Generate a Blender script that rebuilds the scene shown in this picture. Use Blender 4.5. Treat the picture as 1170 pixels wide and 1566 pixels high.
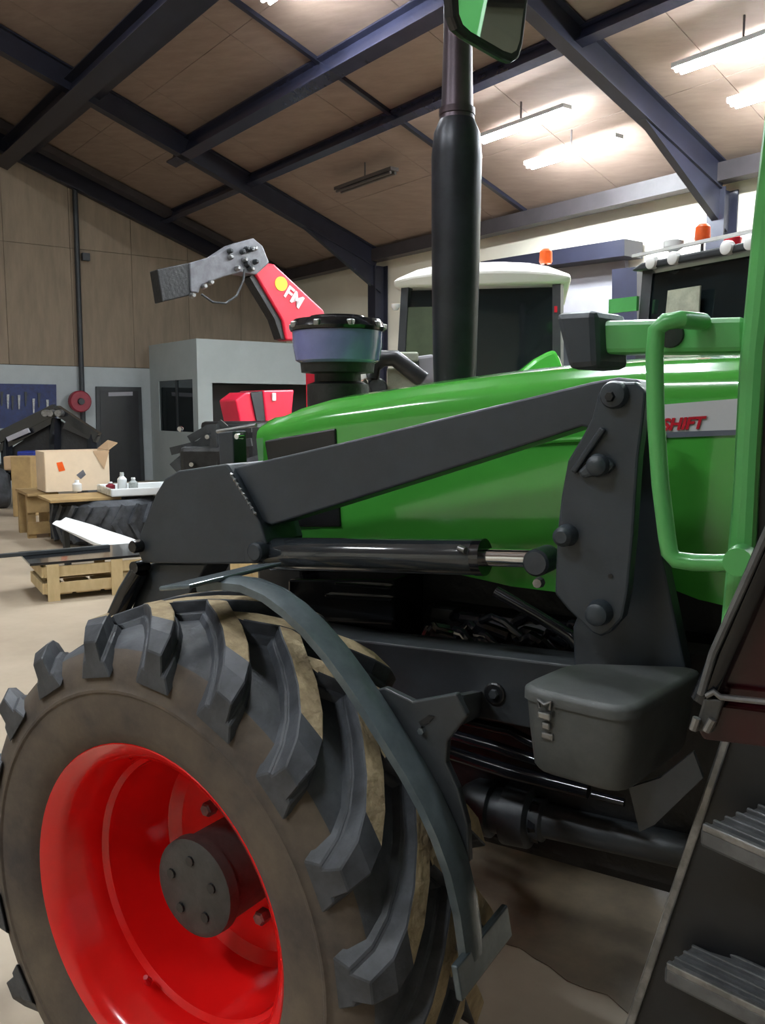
import bpy, math, random
from mathutils import Vector, Matrix
for o in list(bpy.data.objects): bpy.data.objects.remove(o)
SC = bpy.context.scene
COL = SC.collection
random.seed(7)
R = math.radians

# ------------------------------------------------------------------ camera
FPX, CXP, CYP, CH = 1328.0, 585.0, 783.0, 1.50
YAW, PITCH = R(31.1), R(6.8)
cam = bpy.data.cameras.new('camera')
cam.sensor_fit = 'VERTICAL'; cam.sensor_height = 24.0; cam.lens = 24.0*FPX/1566.0
cam.clip_start = 0.02; cam.clip_end = 200
camo = bpy.data.objects.new('camera', cam); COL.objects.link(camo)
camo.location = (0, 0, CH); camo.rotation_euler = (R(90)-PITCH, 0, YAW)
SC.camera = camo
# ------------------------------------------------------------------ world and exposure
w = bpy.data.worlds.new('World'); SC.world = w; w.use_nodes = True
w.node_tree.nodes['Background'].inputs[0].default_value = (0.55, 0.6, 0.7, 1)
w.node_tree.nodes['Background'].inputs[1].default_value = 0.03
vs = SC.view_settings
vs.view_transform = 'Standard'; vs.look = 'None'; vs.gamma = 1.0; vs.use_curve_mapping = False
vs.exposure = 0.68
LAMP = 200.0          # strength of the fluorescent tubes

# ------------------------------------------------------------------ coordinates
FW = Vector((-math.sin(YAW), math.cos(YAW), 0)); RT = Vector((math.cos(YAW), math.sin(YAW), 0)); UP = Vector((0, 0, 1))
CF = FW*math.cos(PITCH)-UP*math.sin(PITCH); CU = FW*math.sin(PITCH)+UP*math.cos(PITCH)
C0 = Vector((0, 0, CH))
BA = R(22.2)                                   # building is turned against the tractor
BV = Vector((-math.cos(BA), math.sin(BA), 0))  # along the hall towards the gable wall
BU = Vector((math.sin(BA), math.cos(BA), 0))   # across the hall, towards the low eave
def ray(x, y): return CF+RT*((x-CXP)/FPX)+CU*((CYP-y)/FPX)
def aY(x, y, Y): r = ray(x, y); return C0+r*(Y/r.y)
def aZ(x, y, Z): r = ray(x, y); return C0+r*((Z-CH)/r.z)
def aV(x, y, v): r = ray(x, y); return C0+r*(v/r.dot(BV))
def aU(x, y, u): r = ray(x, y); return C0+r*(u/r.dot(BU))
def aD(x, y, d): return C0+ray(x, y)*d
def B(u, v, z=0.0): return BU*u+BV*v+Vector((0, 0, z))
RZ0 = 6.45
def roofz(u): return RZ0+0.3587*(4.671-abs(u))

# ------------------------------------------------------------------ materials
def nm(name):
    m = bpy.data.materials.new(name); m.use_nodes = True
    nt = m.node_tree; return m, nt, nt.nodes['Principled BSDF']
def mat(name, col, rough=0.5, metal=0.0, coat=0.0, noise=0.0, scale=8.0, bump=0.0, bscale=40.0, col2=None, lo=0.4, hi=0.65, spec=0.5, trans=0.0, stretch=None):
    m, nt, b = nm(name)
    b.inputs['Base Color'].default_value = (*col, 1); b.inputs['Roughness'].default_value = rough
    b.inputs['Metallic'].default_value = metal; b.inputs['Coat Weight'].default_value = coat
    b.inputs['Coat Roughness'].default_value = 0.04
    b.inputs['Specular IOR Level'].default_value = spec
    b.inputs['Transmission Weight'].default_value = trans
    tc = nt.nodes.new('ShaderNodeTexCoord'); vec = tc.outputs['Object']
    if stretch:
        mp = nt.nodes.new('ShaderNodeMapping'); mp.inputs['Scale'].default_value = stretch
        nt.links.new(vec, mp.inputs[0]); vec = mp.outputs[0]
    if noise or col2:
        n = nt.nodes.new('ShaderNodeTexNoise'); n.inputs['Scale'].default_value = scale; n.inputs['Detail'].default_value = 6; n.inputs['Roughness'].default_value = 0.65
        nt.links.new(vec, n.inputs['Vector'])
        rp = nt.nodes.new('ShaderNodeValToRGB')
        rp.color_ramp.elements[0].position = lo; rp.color_ramp.elements[1].position = hi
        c2 = col2 if col2 else tuple(c*(1-noise) for c in col)
        rp.color_ramp.elements[0].color = (*c2, 1); rp.color_ramp.elements[1].color = (*col, 1)
        nt.links.new(n.outputs['Fac'], rp.inputs[0]); nt.links.new(rp.outputs[0], b.inputs['Base Color'])
    if bump:
        n2 = nt.nodes.new('ShaderNodeTexNoise'); n2.inputs['Scale'].default_value = bscale; n2.inputs['Detail'].default_value = 4
        nt.links.new(vec, n2.inputs['Vector'])
        bp = nt.nodes.new('ShaderNodeBump'); bp.inputs['Strength'].default_value = bump; bp.inputs['Distance'].default_value = 0.01
        nt.links.new(n2.outputs['Fac'], bp.inputs['Height']); nt.links.new(bp.outputs[0], b.inputs['Normal'])
    return m
def emat(name, col, s):
    m, nt, b = nm(name); b.inputs['Base Color'].default_value = (*col, 1)
    b.inputs['Emission Color'].default_value = (*col, 1); b.inputs['Emission Strength'].default_value = s
    return m
M = {}
M['loader'] = mat('loader_grey_paint', (0.036, 0.046, 0.058), 0.40, noise=0.25, scale=5, bump=0.05, bscale=120)
M['chassis'] = mat('chassis_paint', (0.046, 0.052, 0.058), 0.42, noise=0.35, scale=6, bump=0.08, bscale=60)
M['green'] = mat('green_paint', (0.075, 0.43, 0.055), 0.14, coat=0.6, noise=0.10, scale=2.5)
M['greenrail'] = mat('green_rail_paint', (0.10, 0.44, 0.115), 0.33, coat=0.3, noise=0.1, scale=9)
M['red'] = mat('red_rim_paint', (0.92, 0.010, 0.010), 0.20, coat=0.7, noise=0.08, scale=3)
M['rubber'] = mat('tyre_rubber', (0.082, 0.089, 0.104), 0.55, col2=(0.034, 0.037, 0.043), scale=7, bump=0.25, bscale=35)
M['wall_rubber'] = mat('dusty_sidewall', (0.150, 0.115, 0.082), 0.85, col2=(0.055, 0.045, 0.042), scale=5.5, lo=0.3, hi=0.68, bump=0.2, bscale=30)
M['mud'] = mat('dried_mud', (0.46, 0.36, 0.215), 0.95, col2=(0.20, 0.145, 0.085), scale=22, lo=0.25, hi=0.6, bump=0.6, bscale=60)
M['black'] = mat('black_plastic', (0.012, 0.013, 0.015), 0.35, noise=0.3, scale=10)
M['blackgloss'] = mat('black_gloss', (0.010, 0.011, 0.014), 0.16, coat=0.3, noise=0.2, scale=6)
M['ram'] = mat('glossy_ram_paint', (0.030, 0.036, 0.042), 0.14, coat=0.6, noise=0.2, scale=6)
M['engine'] = mat('oily_engine_black', (0.012, 0.012, 0.013), 0.5, noise=0.5, scale=14, bump=0.4, bscale=30)
M['bar'] = mat('mudguard_bar', (0.17, 0.21, 0.23), 0.22, metal=0.3, noise=0.3, scale=12)
M['hub'] = mat('hub_grey', (0.055, 0.055, 0.052), 0.5, noise=0.3, scale=30, bump=0.1, bscale=90)
M['chrome'] = mat('chrome', (0.75, 0.78, 0.82), 0.12, metal=1.0, noise=0.1, scale=30)
M['steel'] = mat('worn_steel', (0.34, 0.34, 0.34), 0.35, metal=0.8, noise=0.4, scale=30)
M['weld'] = mat('weld_glint', (0.8, 0.82, 0.85), 0.25, metal=0.9, noise=0.3, scale=60)  # specular glint along the weld put into a bright metal colour
M['boxgrey'] = mat('toolbox_grey', (0.085, 0.090, 0.088), 0.55, noise=0.2, scale=25, bump=0.06, bscale=300)
M['alu'] = mat('step_grey', (0.17, 0.175, 0.18), 0.38, metal=0.5, noise=0.3, scale=30)
M['maroon'] = mat('dark_red_panel', (0.030, 0.003, 0.005), 0.12, noise=0.2, scale=4)
M['glassdark'] = mat('tinted_cab_glass', (0.010, 0.016, 0.018), 0.05, noise=0.3, scale=2, spec=0.7)
M['exhaust'] = mat('exhaust_black', (0.030, 0.031, 0.042), 0.38, noise=0.4, scale=9, metal=0.3)
M['exhaust2'] = mat('heat_tinted_pipe', (0.085, 0.058, 0.072), 0.38, noise=0.3, scale=12, metal=0.5)
M['bowl'] = mat('violet_clear_bowl', (0.24, 0.25, 0.56), 0.10, noise=0.25, scale=6, trans=0.1, coat=0.4)
M['decal'] = mat('white_decal', (0.72, 0.72, 0.74), 0.3, noise=0.05, scale=9)
M['decalgrey'] = mat('grey_decal', (0.16, 0.18, 0.22), 0.3, noise=0.1, scale=9)
M['redtext'] = mat('red_lettering', (0.62, 0.012, 0.03), 0.4, noise=0.05, scale=9)
M['whitetext'] = mat('white_lettering', (0.85, 0.7, 0.7), 0.5, noise=0.1, scale=20)
M['yellow'] = mat('yellow_disc', (0.9, 0.68, 0.02), 0.4, noise=0.05, scale=9)
M['mirror'] = mat('mirror_glass', (0.92, 0.94, 0.95), 0.02, metal=1.0, noise=0.02, scale=3)
M['ply'] = mat('plywood', (0.28, 0.203, 0.162), 0.7, col2=(0.21, 0.15, 0.118), scale=3.0, lo=0.3, hi=0.7, stretch=(0.6, 3, 3))
M['plywall'] = mat('plywood_wall', (0.27, 0.208, 0.145), 0.75, col2=(0.195, 0.15, 0.105), scale=2.2, lo=0.3, hi=0.7, stretch=(3, 3, 0.5))
M['joint'] = mat('dark_backing', (0.09, 0.065, 0.05), 0.9, noise=0.2)
M['beam'] = mat('blue_black_steel', (0.017, 0.018, 0.032), 0.38, noise=0.25, scale=3)
M['purlin'] = mat('painted_purlin', (0.030, 0.032, 0.060), 0.26, noise=0.25, scale=3)
M['eave'] = mat('eave_beam_brown', (0.055, 0.047, 0.050), 0.5, noise=0.25, scale=3)
M['dado'] = mat('pale_dado_paint', (0.42, 0.46, 0.47), 0.7, noise=0.12, scale=1.5)
M['booth'] = mat('booth_panel', (0.42, 0.47, 0.47), 0.6, noise=0.08, scale=1.5)
M['cream'] = mat('cream_wall', (0.86, 0.80, 0.66), 0.8, noise=0.06, scale=1.2)
M['concrete'] = mat('concrete_floor', (0.47, 0.39, 0.29), 0.55, col2=(0.33, 0.26, 0.185), scale=0.9, lo=0.3, hi=0.7, bump=0.08, bscale=25)
M['dark_patch'] = mat('dark_brown_patch', (0.20, 0.155, 0.10), 0.45, col2=(0.11, 0.085, 0.058), scale=3.5)
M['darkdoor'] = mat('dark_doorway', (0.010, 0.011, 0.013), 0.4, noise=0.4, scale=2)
M['frame'] = mat('dark_frame', (0.028, 0.032, 0.036), 0.5, noise=0.2)
M['doorgrey'] = mat('sectional_door_grey', (0.33, 0.32, 0.35), 0.6, noise=0.1, scale=2)
M['wood'] = mat('pale_pine', (0.70, 0.55, 0.31), 0.75, col2=(0.55, 0.41, 0.21), scale=4, lo=0.3, hi=0.7, stretch=(4, 4, 1))
M['wood2'] = mat('old_pine', (0.46, 0.31, 0.13), 0.8, col2=(0.28, 0.18, 0.08), scale=5, lo=0.3, hi=0.7)
M['card'] = mat('cardboard', (0.78, 0.62, 0.44), 0.85, noise=0.08, scale=4)
M['cardin'] = mat('cardboard_flap', (0.50, 0.33, 0.19), 0.85, noise=0.1, scale=4)
M['white'] = mat('white_plastic', (0.82, 0.84, 0.84), 0.35, noise=0.05, scale=5)
M['wrap'] = mat('clear_wrap', (0.62, 0.66, 0.64), 0.15, noise=0.4, scale=14)
M['blue'] = mat('blue_board', (0.018, 0.035, 0.15), 0.6, col2=(0.012, 0.018, 0.06), scale=9, lo=0.3, hi=0.7)
M['bluepaint'] = mat('blue_paint', (0.02, 0.04, 0.28), 0.4, noise=0.3)
M['redreel'] = mat('red_reel', (0.26, 0.012, 0.03), 0.5, noise=0.2)
M['cranered'] = mat('crane_red', (0.75, 0.015, 0.045), 0.4, noise=0.1, scale=3)
M['hopper'] = mat('hopper_red', (0.80, 0.018, 0.06), 0.3, noise=0.08, scale=3)
M['cranegrey'] = mat('crane_grey', (0.17, 0.17, 0.19), 0.45, noise=0.4, scale=8)
M['roofwhite'] = mat('cab_roof_white', (0.86, 0.84, 0.78), 0.4, noise=0.05, scale=3)
M['amber'] = mat('amber_lens', (0.85, 0.12, 0.02), 0.3, noise=0.1, scale=20)
M['redlens'] = mat('red_lens', (0.8, 0.02, 0.04), 0.3, noise=0.1, scale=20)
M['paleg'] = mat('pale_engine_paint', (0.45, 0.47, 0.36), 0.5, noise=0.3, scale=9)
M['olive'] = mat('olive_seen_through_glass', (0.075, 0.10, 0.055), 0.3, noise=0.3, scale=4)
M['lamp'] = emat('fluorescent_tube', (0.88, 0.95, 1.0), LAMP)
M['lamphouse'] = mat('lamp_housing', (0.75, 0.75, 0.75), 0.5, noise=0.1)
M['liner'] = mat('pale_headliner', (0.55, 0.55, 0.52), 0.8, noise=0.1)
M['lampoff'] = mat('unlit_lamp', (0.10, 0.085, 0.08), 0.5, noise=0.2)
M['lens'] = mat('lamp_lens', (0.8, 0.8, 0.78), 0.15, noise=0.1)

def clearglass(name):
    m = bpy.data.materials.new(name); m.use_nodes = True; nt = m.node_tree; nt.nodes.remove(nt.nodes['Principled BSDF'])
    t = nt.nodes.new('ShaderNodeBsdfTransparent'); t.inputs[0].default_value = (.72, .78, .76, 1)
    g = nt.nodes.new('ShaderNodeBsdfGlossy'); g.inputs['Roughness'].default_value = .02
    x = nt.nodes.new('ShaderNodeMixShader'); x.inputs[0].default_value = .08
    nt.links.new(t.outputs[0], x.inputs[1]); nt.links.new(g.outputs[0], x.inputs[2]); nt.links.new(x.outputs[0], nt.nodes['Material Output'].inputs[0]); return m
M['clear'] = clearglass('clear_cab_glass')

# ------------------------------------------------------------------ mesh helpers
ORG = {}
def link(name, me, m, parent=None, smooth=False, bevel=0.0):
    o = bpy.data.objects.new(name, me); COL.objects.link(o)
    if m is not None: me.materials.append(m)
    if parent is not None: o.parent = parent
    if smooth:
        for p in me.polygons: p.use_smooth = True
        es = o.modifiers.new('es', 'EDGE_SPLIT'); es.split_angle = R(38)
    if bevel:
        b = o.modifiers.new('bv', 'BEVEL'); b.width = bevel; b.segments = 2; b.limit_method = 'ANGLE'; b.angle_limit = R(35)
    return o
def mk(name, VF, m, parent=None, smooth=False, bevel=0.0):
    V, F = VF
    p = parent
    org = ORG.get(p.name, Vector((0, 0, 0))) if p is not None else None
    if p is None:                                   # top-level: origin at the base centre
        xs = [v[0] for v in V]; ys = [v[1] for v in V]; zs = [v[2] for v in V]
        org = Vector(((min(xs)+max(xs))/2, (min(ys)+max(ys))/2, min(zs)))
    me = bpy.data.meshes.new(name)
    me.from_pydata([tuple(Vector(v)-org) for v in V], [], F)
    import bmesh
    bm = bmesh.new(); bm.from_mesh(me); bmesh.ops.recalc_face_normals(bm, faces=bm.faces); bm.to_mesh(me); bm.free()
    me.update()
    o = link(name, me, m, parent, smooth, bevel)
    if p is None: o.location = org
    ORG[o.name] = org
    return o
def tag(o, label, cat=None, group=None, kind=None):
    o['label'] = label
    if cat: o['category'] = cat
    if group: o['group'] = group
    if kind: o['kind'] = kind
    return o
def thing(name, loc, label, cat, group=None):
    o = bpy.data.objects.new(name, None); COL.objects.link(o); o.location = loc; o.empty_display_size = 0.2
    ORG[o.name] = Vector(loc)
    return tag(o, label, cat, group)
def struct(name, VF, m, parent=None, bevel=0.0, label=None):
    o = mk(name, VF, m, parent, bevel=bevel); o['kind'] = 'structure'
    if label: o['label'] = label
    return o
def prism(pts, ext):
    n = len(pts); ext = Vector(ext)
    V = [Vector(p) for p in pts]+[Vector(p)+ext for p in pts]
    F = [list(range(n))[::-1], list(range(n, 2*n))]+[[i, (i+1) % n, n+(i+1) % n, n+i] for i in range(n)]
    return V, F
def plateY(pix, Y, t): return prism([aY(x, y, Y) for x, y in pix], (0, t, 0))
def plateV(pix, v, t): return prism([aV(x, y, v) for x, y in pix], BV*t)
def box(c, ex, ey, ez):
    c, ex, ey, ez = map(Vector, (c, ex, ey, ez))
    b = [c-ex/2-ey/2-ez/2, c+ex/2-ey/2-ez/2, c+ex/2+ey/2-ez/2, c-ex/2+ey/2-ez/2]
    return prism(b, ez)
def abox(x0, x1, y0, y1, z0, z1): return prism([(x0, y0, z0), (x1, y0, z0), (x1, y1, z0), (x0, y1, z0)], (0, 0, z1-z0))
def bbox(u0, u1, v0, v1, z0, z1): return prism([B(u0, v0, z0), B(u1, v0, z0), B(u1, v1, z0), B(u0, v1, z0)], (0, 0, z1-z0))
def frame_of(d):
    d = d.normalized(); a = Vector((0, 0, 1)) if abs(d.z) < 0.9 else Vector((1, 0, 0))
    s = d.cross(a).normalized(); return s, s.cross(d).normalized()
def tube(pts, r, n=12):
    pts = [Vector(p) for p in pts]; rs = r if isinstance(r, (list, tuple)) else [r]*len(pts)
    V = []; F = []; s = None
    for i, p in enumerate(pts):
        d = (pts[min(i+1, len(pts)-1)]-pts[max(i-1, 0)]).normalized()
        if s is None: s, t = frame_of(d)
        else:
            s = (s-d*s.dot(d)).normalized(); t = s.cross(d).normalized()
        for k in range(n):
            a = 2*math.pi*k/n; V.append(p+(s*math.cos(a)+t*math.sin(a))*rs[i])
    for i in range(len(pts)-1):
        for k in range(n):
            F.append([i*n+k, i*n+(k+1) % n, (i+1)*n+(k+1) % n, (i+1)*n+k])
    F.append(list(range(n))[::-1]); F.append([(len(pts)-1)*n+k for k in range(n)])
    return V, F
def lathe(prof, c, axis, n=48, closed=False):
    """prof: (distance along the axis, radius)"""
    c = Vector(c); axis = Vector(axis).normalized(); s, t = frame_of(axis); V = []; F = []
    for a, r in prof:
        for k in range(n):
            q = 2*math.pi*k/n; V.append(c+axis*a+(s*math.cos(q)+t*math.sin(q))*r)
    m = len(prof)
    for i in range(m if closed else m-1):
        j = (i+1) % m
        for k in range(n): F.append([i*n+k, i*n+(k+1) % n, j*n+(k+1) % n, j*n+k])
    if not closed:
        F.append(list(range(n))[::-1]); F.append([(m-1)*n+k for k in range(n)])
    return V, F
def bar(a, b, wd, ht, side=None):
    """rectangular bar from a to b"""
    a, b = Vector(a), Vector(b); d = (b-a)
    if side is None: s, t = frame_of(d)
    else:
        s = Vector(side).normalized(); t = s.cross(d.normalized()).normalized()
    return prism([a+s*x*wd/2+t*y*ht/2 for x, y in ((-1, -1), (1, -1), (1, 1), (-1, 1))], d)
def ibeam(a, b, wd, ht, up, tf=0.02, tw=0.02):
    """I section from a to b, web along 'up'"""
    a, b = Vector(a), Vector(b); d = b-a; u = Vector(up); u = (u-d.normalized()*u.dot(d.normalized())).normalized(); s = d.cross(u).normalized()
    P = [(-wd/2, -ht/2), (wd/2, -ht/2), (wd/2, -ht/2+tf), (tw/2, -ht/2+tf), (tw/2, ht/2-tf), (wd/2, ht/2-tf), (wd/2, ht/2), (-wd/2, ht/2), (-wd/2, ht/2-tf), (-tw/2, ht/2-tf), (-tw/2, -ht/2+tf), (-wd/2, -ht/2+tf)]
    return prism([a+s*x+u*y for x, y in P], d)
def text_mesh(name, txt, size, m, parent, origin, xdir, updir, shear=0.0, extr=0.001, bold=0.0):
    cu = bpy.data.curves.new(name, 'FONT'); cu.body = txt; cu.size = size; cu.shear = shear; cu.extrude = extr; cu.offset = bold
    tmp = bpy.data.objects.new(name+'_tmp', cu); COL.objects.link(tmp)
    bpy.context.view_layer.update()
    me = bpy.data.meshes.new_from_object(tmp.evaluated_get(bpy.context.evaluated_depsgraph_get()))
    bpy.data.objects.remove(tmp); me.name = name
    x = Vector(xdir).normalized(); y = Vector(updir); y = (y-x*y.dot(x)).normalized(); z = x.cross(y)
    mm = Matrix((x, y, z)).transposed().to_4x4(); mm.translation = Vector(origin)-ORG[parent.name]
    me.transform(mm)
    me.materials.clear()
    o = link(name, me, m, parent); ORG[o.name] = ORG[parent.name]; return o
def copy_tree(o, parent=None):
    c = o.copy(); COL.objects.link(c); c.parent = parent
    for ch in [k for k in bpy.data.objects if k.parent == o]: copy_tree(ch, c)
    return c

# ================================================================== THE HALL
V0, V1, U0, U1 = -9.0, 17.5, -10.3, 10.3
struct('floor', bbox(U0-.2, U1+.2, V0-.2, V1+.2, -0.2, 0.0), M['concrete'])
fl_ = bpy.data.objects['floor']
struct('floor_patch', prism([aZ(x, y, 0.0005) for x, y in ((690, 1250), (900, 1240), (1090, 1290), (1080, 1600), (960, 1550), (930, 1522), (895, 1512), (867, 1500), (840, 1478), (818, 1466), (795, 1450), (773, 1444), (745, 1452), (715, 1425), (700, 1360))], (0, 0, .0008)), M['dark_patch'], fl_)  # irregular patch, darker brown than the floor around it
# gable wall with pale lower band and plywood sheets above
wb = struct('wall_back', prism([B(U0, V1+.03, 0), B(U1, V1+.03, 0), B(U1, V1+.03, roofz(U1)), B(0, V1+.03, roofz(0)), B(U0, V1+.03, roofz(U0))], BV*0.2), M['joint'])
struct('dado_panel', bbox(U0, U1, V1, V1+.025, 0, 2.32), M['dado'], wb)
def ply_wall(u0, u1, z0, z1):
    top = lambda u: min(z1, roofz(u)-0.02)
    pts = [(u0, z0), (u1, z0)]
    if top(u1) > z0+.02: pts.append((u1, top(u1)))
    uc = (4.671-(z1-RZ0)/0.3587)
    if u0 < uc < u1 and uc > 0: pts.append((uc, z1))
    if u0 < -uc < u1 and uc > 0: pts.append((-uc, z1))
    if top(u0) > z0+.02: pts.append((u0, top(u0)))
    if len(pts) < 3: return
    mk('plywood_sheet', prism([B(u, V1, z) for u, z in pts], BV*0.02), M['plywall'], wb)
for k in range(-8, 9):
    for z0, z1 in ((2.33, 4.58), (4.588, 6.9), (6.908, 8.2)):
        ply_wall(k*1.22-.61+.004, min(k*1.22+.61-.004, U1), z0, z1)
struct('wall_right', bbox(U1, U1+.2, V0, V1, 0, roofz(U1)+.1), M['cream'])
struct('wall_left', bbox(U0-.2, U0, V0, V1, 0, roofz(U0)+.1), M['cream'])
struct('wall_front', prism([B(U0, V0, 0), B(U1, V0, 0), B(U1, V0, roofz(U1)), B(0, V0, roofz(0)), B(U0, V0, roofz(U0))], BV*-0.2), M['dado'])
# roof: dark backing, plywood ceiling sheets between the purlins
cl = struct('ceiling', prism([B(U0-.3, V0, roofz(U0-.3)+.03), B(0, V0, roofz(0)+.03), B(U1+.3, V0, roofz(U1+.3)+.03), B(U1+.3, V0, roofz(U1+.3)+.2), B(0, V0, roofz(0)+.2), B(U0-.3, V0, roofz(U0-.3)+.2)], BV*(V1-V0+.2)), M['joint'])
first = None
us = [0.0, 1.5, 3.0, 4.5, 5.4, 6.3, 7.4, 8.72, 10.28]
sheet_meshes = {}
for sgn in (1, -1):
    for i in range(len(us)-1):
        a, b = us[i]+.004, us[i+1]-.004
        for k in range(11):
            v0 = V0+.1+k*2.42; v1 = min(v0+2.41, V1)
            key = (sgn, i, round(v1-v0, 3))
            if key not in sheet_meshes:
                VF = prism([B(sgn*a, 0, roofz(a)), B(sgn*b, 0, roofz(b)), B(sgn*b, 0, roofz(b)+.02), B(sgn*a, 0, roofz(a)+.02)], BV*(v1-v0))
                o = mk('ceiling_sheet', VF, M['ply'], cl); sheet_meshes[key] = o.data
                base = o
            else:
                o = bpy.data.objects.new('ceiling_sheet', sheet_meshes[key]); COL.objects.link(o); o.parent = cl
            o.location = BV*v0
# steel: rafters and columns of the portal frames, purlins along the hall
RN = Vector((0, 0, 1))*math.cos(math.atan(.3587))+BU*math.sin(math.atan(.3587))
def rafter(v, ht=0.34, wd=0.17, lo=0.45):
    for sgn in (1, -1):
        n = Vector((0, 0, 1))*math.cos(math.atan(.3587))+BU*sgn*math.sin(math.atan(.3587))
        a = B(0, v, roofz(0))-n*(ht/2+.012); b = B(sgn*10.15, v, roofz(10.15))-n*(ht/2+.012)
        o = struct('rafter_beam', ibeam(a, b, wd, ht, n), M['beam'])
        # haunch plate under the eave end
        h = [B(sgn*10.15, v, roofz(10.15)-ht), B(sgn*8.3, v, roofz(8.3)-ht), B(sgn*10.15, v, roofz(10.15)-ht-lo)]
        mk('haunch_plate', prism([p-BV*.05 for p in h], BV*.10), M['beam'], o)
        struct('steel_column', ibeam(B(sgn*10.1, v, 0), B(sgn*10.1, v, roofz(10.1)-.3), .24, .30, BU), M['beam'])
for v in (13.7, 6.45, -0.8): rafter(v)
struct('rafter_beam', ibeam(B(0, V1-.12, roofz(0)-.26), B(10.2, V1-.12, roofz(10.2)-.26), .16, .36, RN), M['beam'])
struct('rafter_beam', bar(B(0, V1-.42, roofz(0)-.10), B(10.2, V1-.42, roofz(10.2)-.10), .26, .14, BV), M['eave'])
def purlin(u, ht, wd, m, v0=V0, v1=V1, drop=0.0):
    p = B(u, v0, roofz(u))-RN*(ht/2+drop); q = B(u, v1, roofz(u))-RN*(ht/2+drop)
    return struct('purlin_beam', ibeam(p, q, wd, ht, RN, tf=.03, tw=.03), m)
purlin(4.5, .46, .26, M['beam'], drop=.18); purlin(4.85, .20, .12, M['beam'], drop=.02)
purlin(6.3, .34, .18, M['purlin'], v1=14.2, drop=.012); purlin(7.42, .20, .12, M['purlin'], drop=.012)
struct('eave_beam', bar(B(10.05, V0, roofz(10.05)-.13), B(10.05, V1, roofz(10.05)-.13), .22, .22), M['eave'])
for v in (9.75, 2.9): struct('batten_beam', bar(B(4.5, v, roofz(4.5)-.03), B(10.0, v, roofz(10.0)-.03), .07, .05, BV), M['beam'])

# fluorescent lamps under the roof
def lamp(u, v, lit, label, L=1.5, drop=0.30):
    z = roofz(u)-drop; c = B(u, v, z)
    t = thing('ceiling_lamp', c, label, 'lamp', 'fluorescent lamps under the roof')
    o = mk('housing', box(c+Vector((0, 0, .05)), BV*L, BU*.15, (0, 0, .05)), M['lamphouse' if lit else 'lampoff'], t)
    mk('hanger', tube([c+Vector((0, 0, .07)), c+Vector((0, 0, drop+.01))], .012, 6), M['lampoff'], t)
    for s in (-1, 1):
        mk('fluorescent_tube', tube([c+BU*s*.045-BV*(L/2-.04), c+BU*s*.045+BV*(L/2-.04)], .022, 8), M['lamp' if lit else 'lampoff'], t)
lamp(8.05, 7.95, True, 'lit fluorescent lamp behind the exhaust pipe, upper one of the pair')
lamp(8.75, 7.75, True, 'lit fluorescent lamp of the pair behind the exhaust, nearer the eave')
lamp(8.05, 5.0, True, 'lit fluorescent lamp beyond the steel rafter, upper one of that pair')
lamp(8.75, 4.8, True, 'lit fluorescent lamp beyond the steel rafter, nearer the eave')
lamp(8.05, 11.25, False, 'unlit dark fluorescent lamp under the plywood ceiling')
lamp(5.1, 8.3, True, 'lit fluorescent lamp above the thick purlin, at the top edge')
for u, v in ((5.1, 4.4), (8.4, 1.5), (1.5, 3.0), (1.5, 6.0), (1.5, 9.0), (-4.0, 4.5), (-4.0, 0.5)):  # unseen lamps; those on the left slope are added to brighten rim and gable
    lamp(u, v, True, 'unseen lit fluorescent lamp under the roof')

# gable wall fittings ------------------------------------------------
struct('door_1', plateV([(147, 591), (216, 592), (222, 745), (150, 745)], V1-.05, .05), M['frame'])
d1 = bpy.data.objects['door_1']
struct('door_panel', plateV([(153, 597), (211, 598), (216, 742), (155, 742)], V1-.06, .012), M['darkdoor'], d1)
mk('transom_glass', plateV([(166, 600), (203, 599), (203, 605), (166, 606)], V1-.066, .008), M['doorgrey'], d1)
pw = thing('wall_pipe', aV(122, 700, V1-.08), 'thin black pipe running down the plywood gable wall', 'pipe')
mk('pipe', tube([aV(114, 275, V1-.08), aV(127, 640, V1-.08), aV(131, 742, V1-.08)], .05, 10), M['frame'], pw, True)
mk('pipe_clamp', box(aV(131, 393, V1-.10), BU*.14, BV*.1, (0, 0, .14)), M['frame'], pw)
rr = thing('hose_reel', aV(122, 633, V1-.2), 'small dark red hose reel hung on the black wall pipe', 'reel')
mk('reel_drum', lathe([(-.08, .19), (-.06, .21), (.06, .21), (.08, .19)], aV(122, 614, V1-.25), BV, 24), M['redreel'], rr, True)
mk('reel_hub', lathe([(-.12, .06), (-.07, .07)], aV(122, 614, V1-.25), BV, 16), M['frame'], rr, True)
bb = thing('tool_board', aV(40, 650, V1-.05), 'dark blue tool board hung on the pale wall', 'board')
mk('board_panel', plateV([(-40, 586), (86, 588), (87, 655), (-40, 655)], V1-.05, .04), M['blue'], bb)
for k in range(9):
    x = -10+k*10+random.uniform(-3, 3); y = 598+random.uniform(0, 14)
    mk('hand_tool', plateV([(x, y), (x+4, y), (x+3, y+22), (x+1, y+22)], V1-.07, .015), M['frame' if k % 2 else 'steel'], bb)

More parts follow.
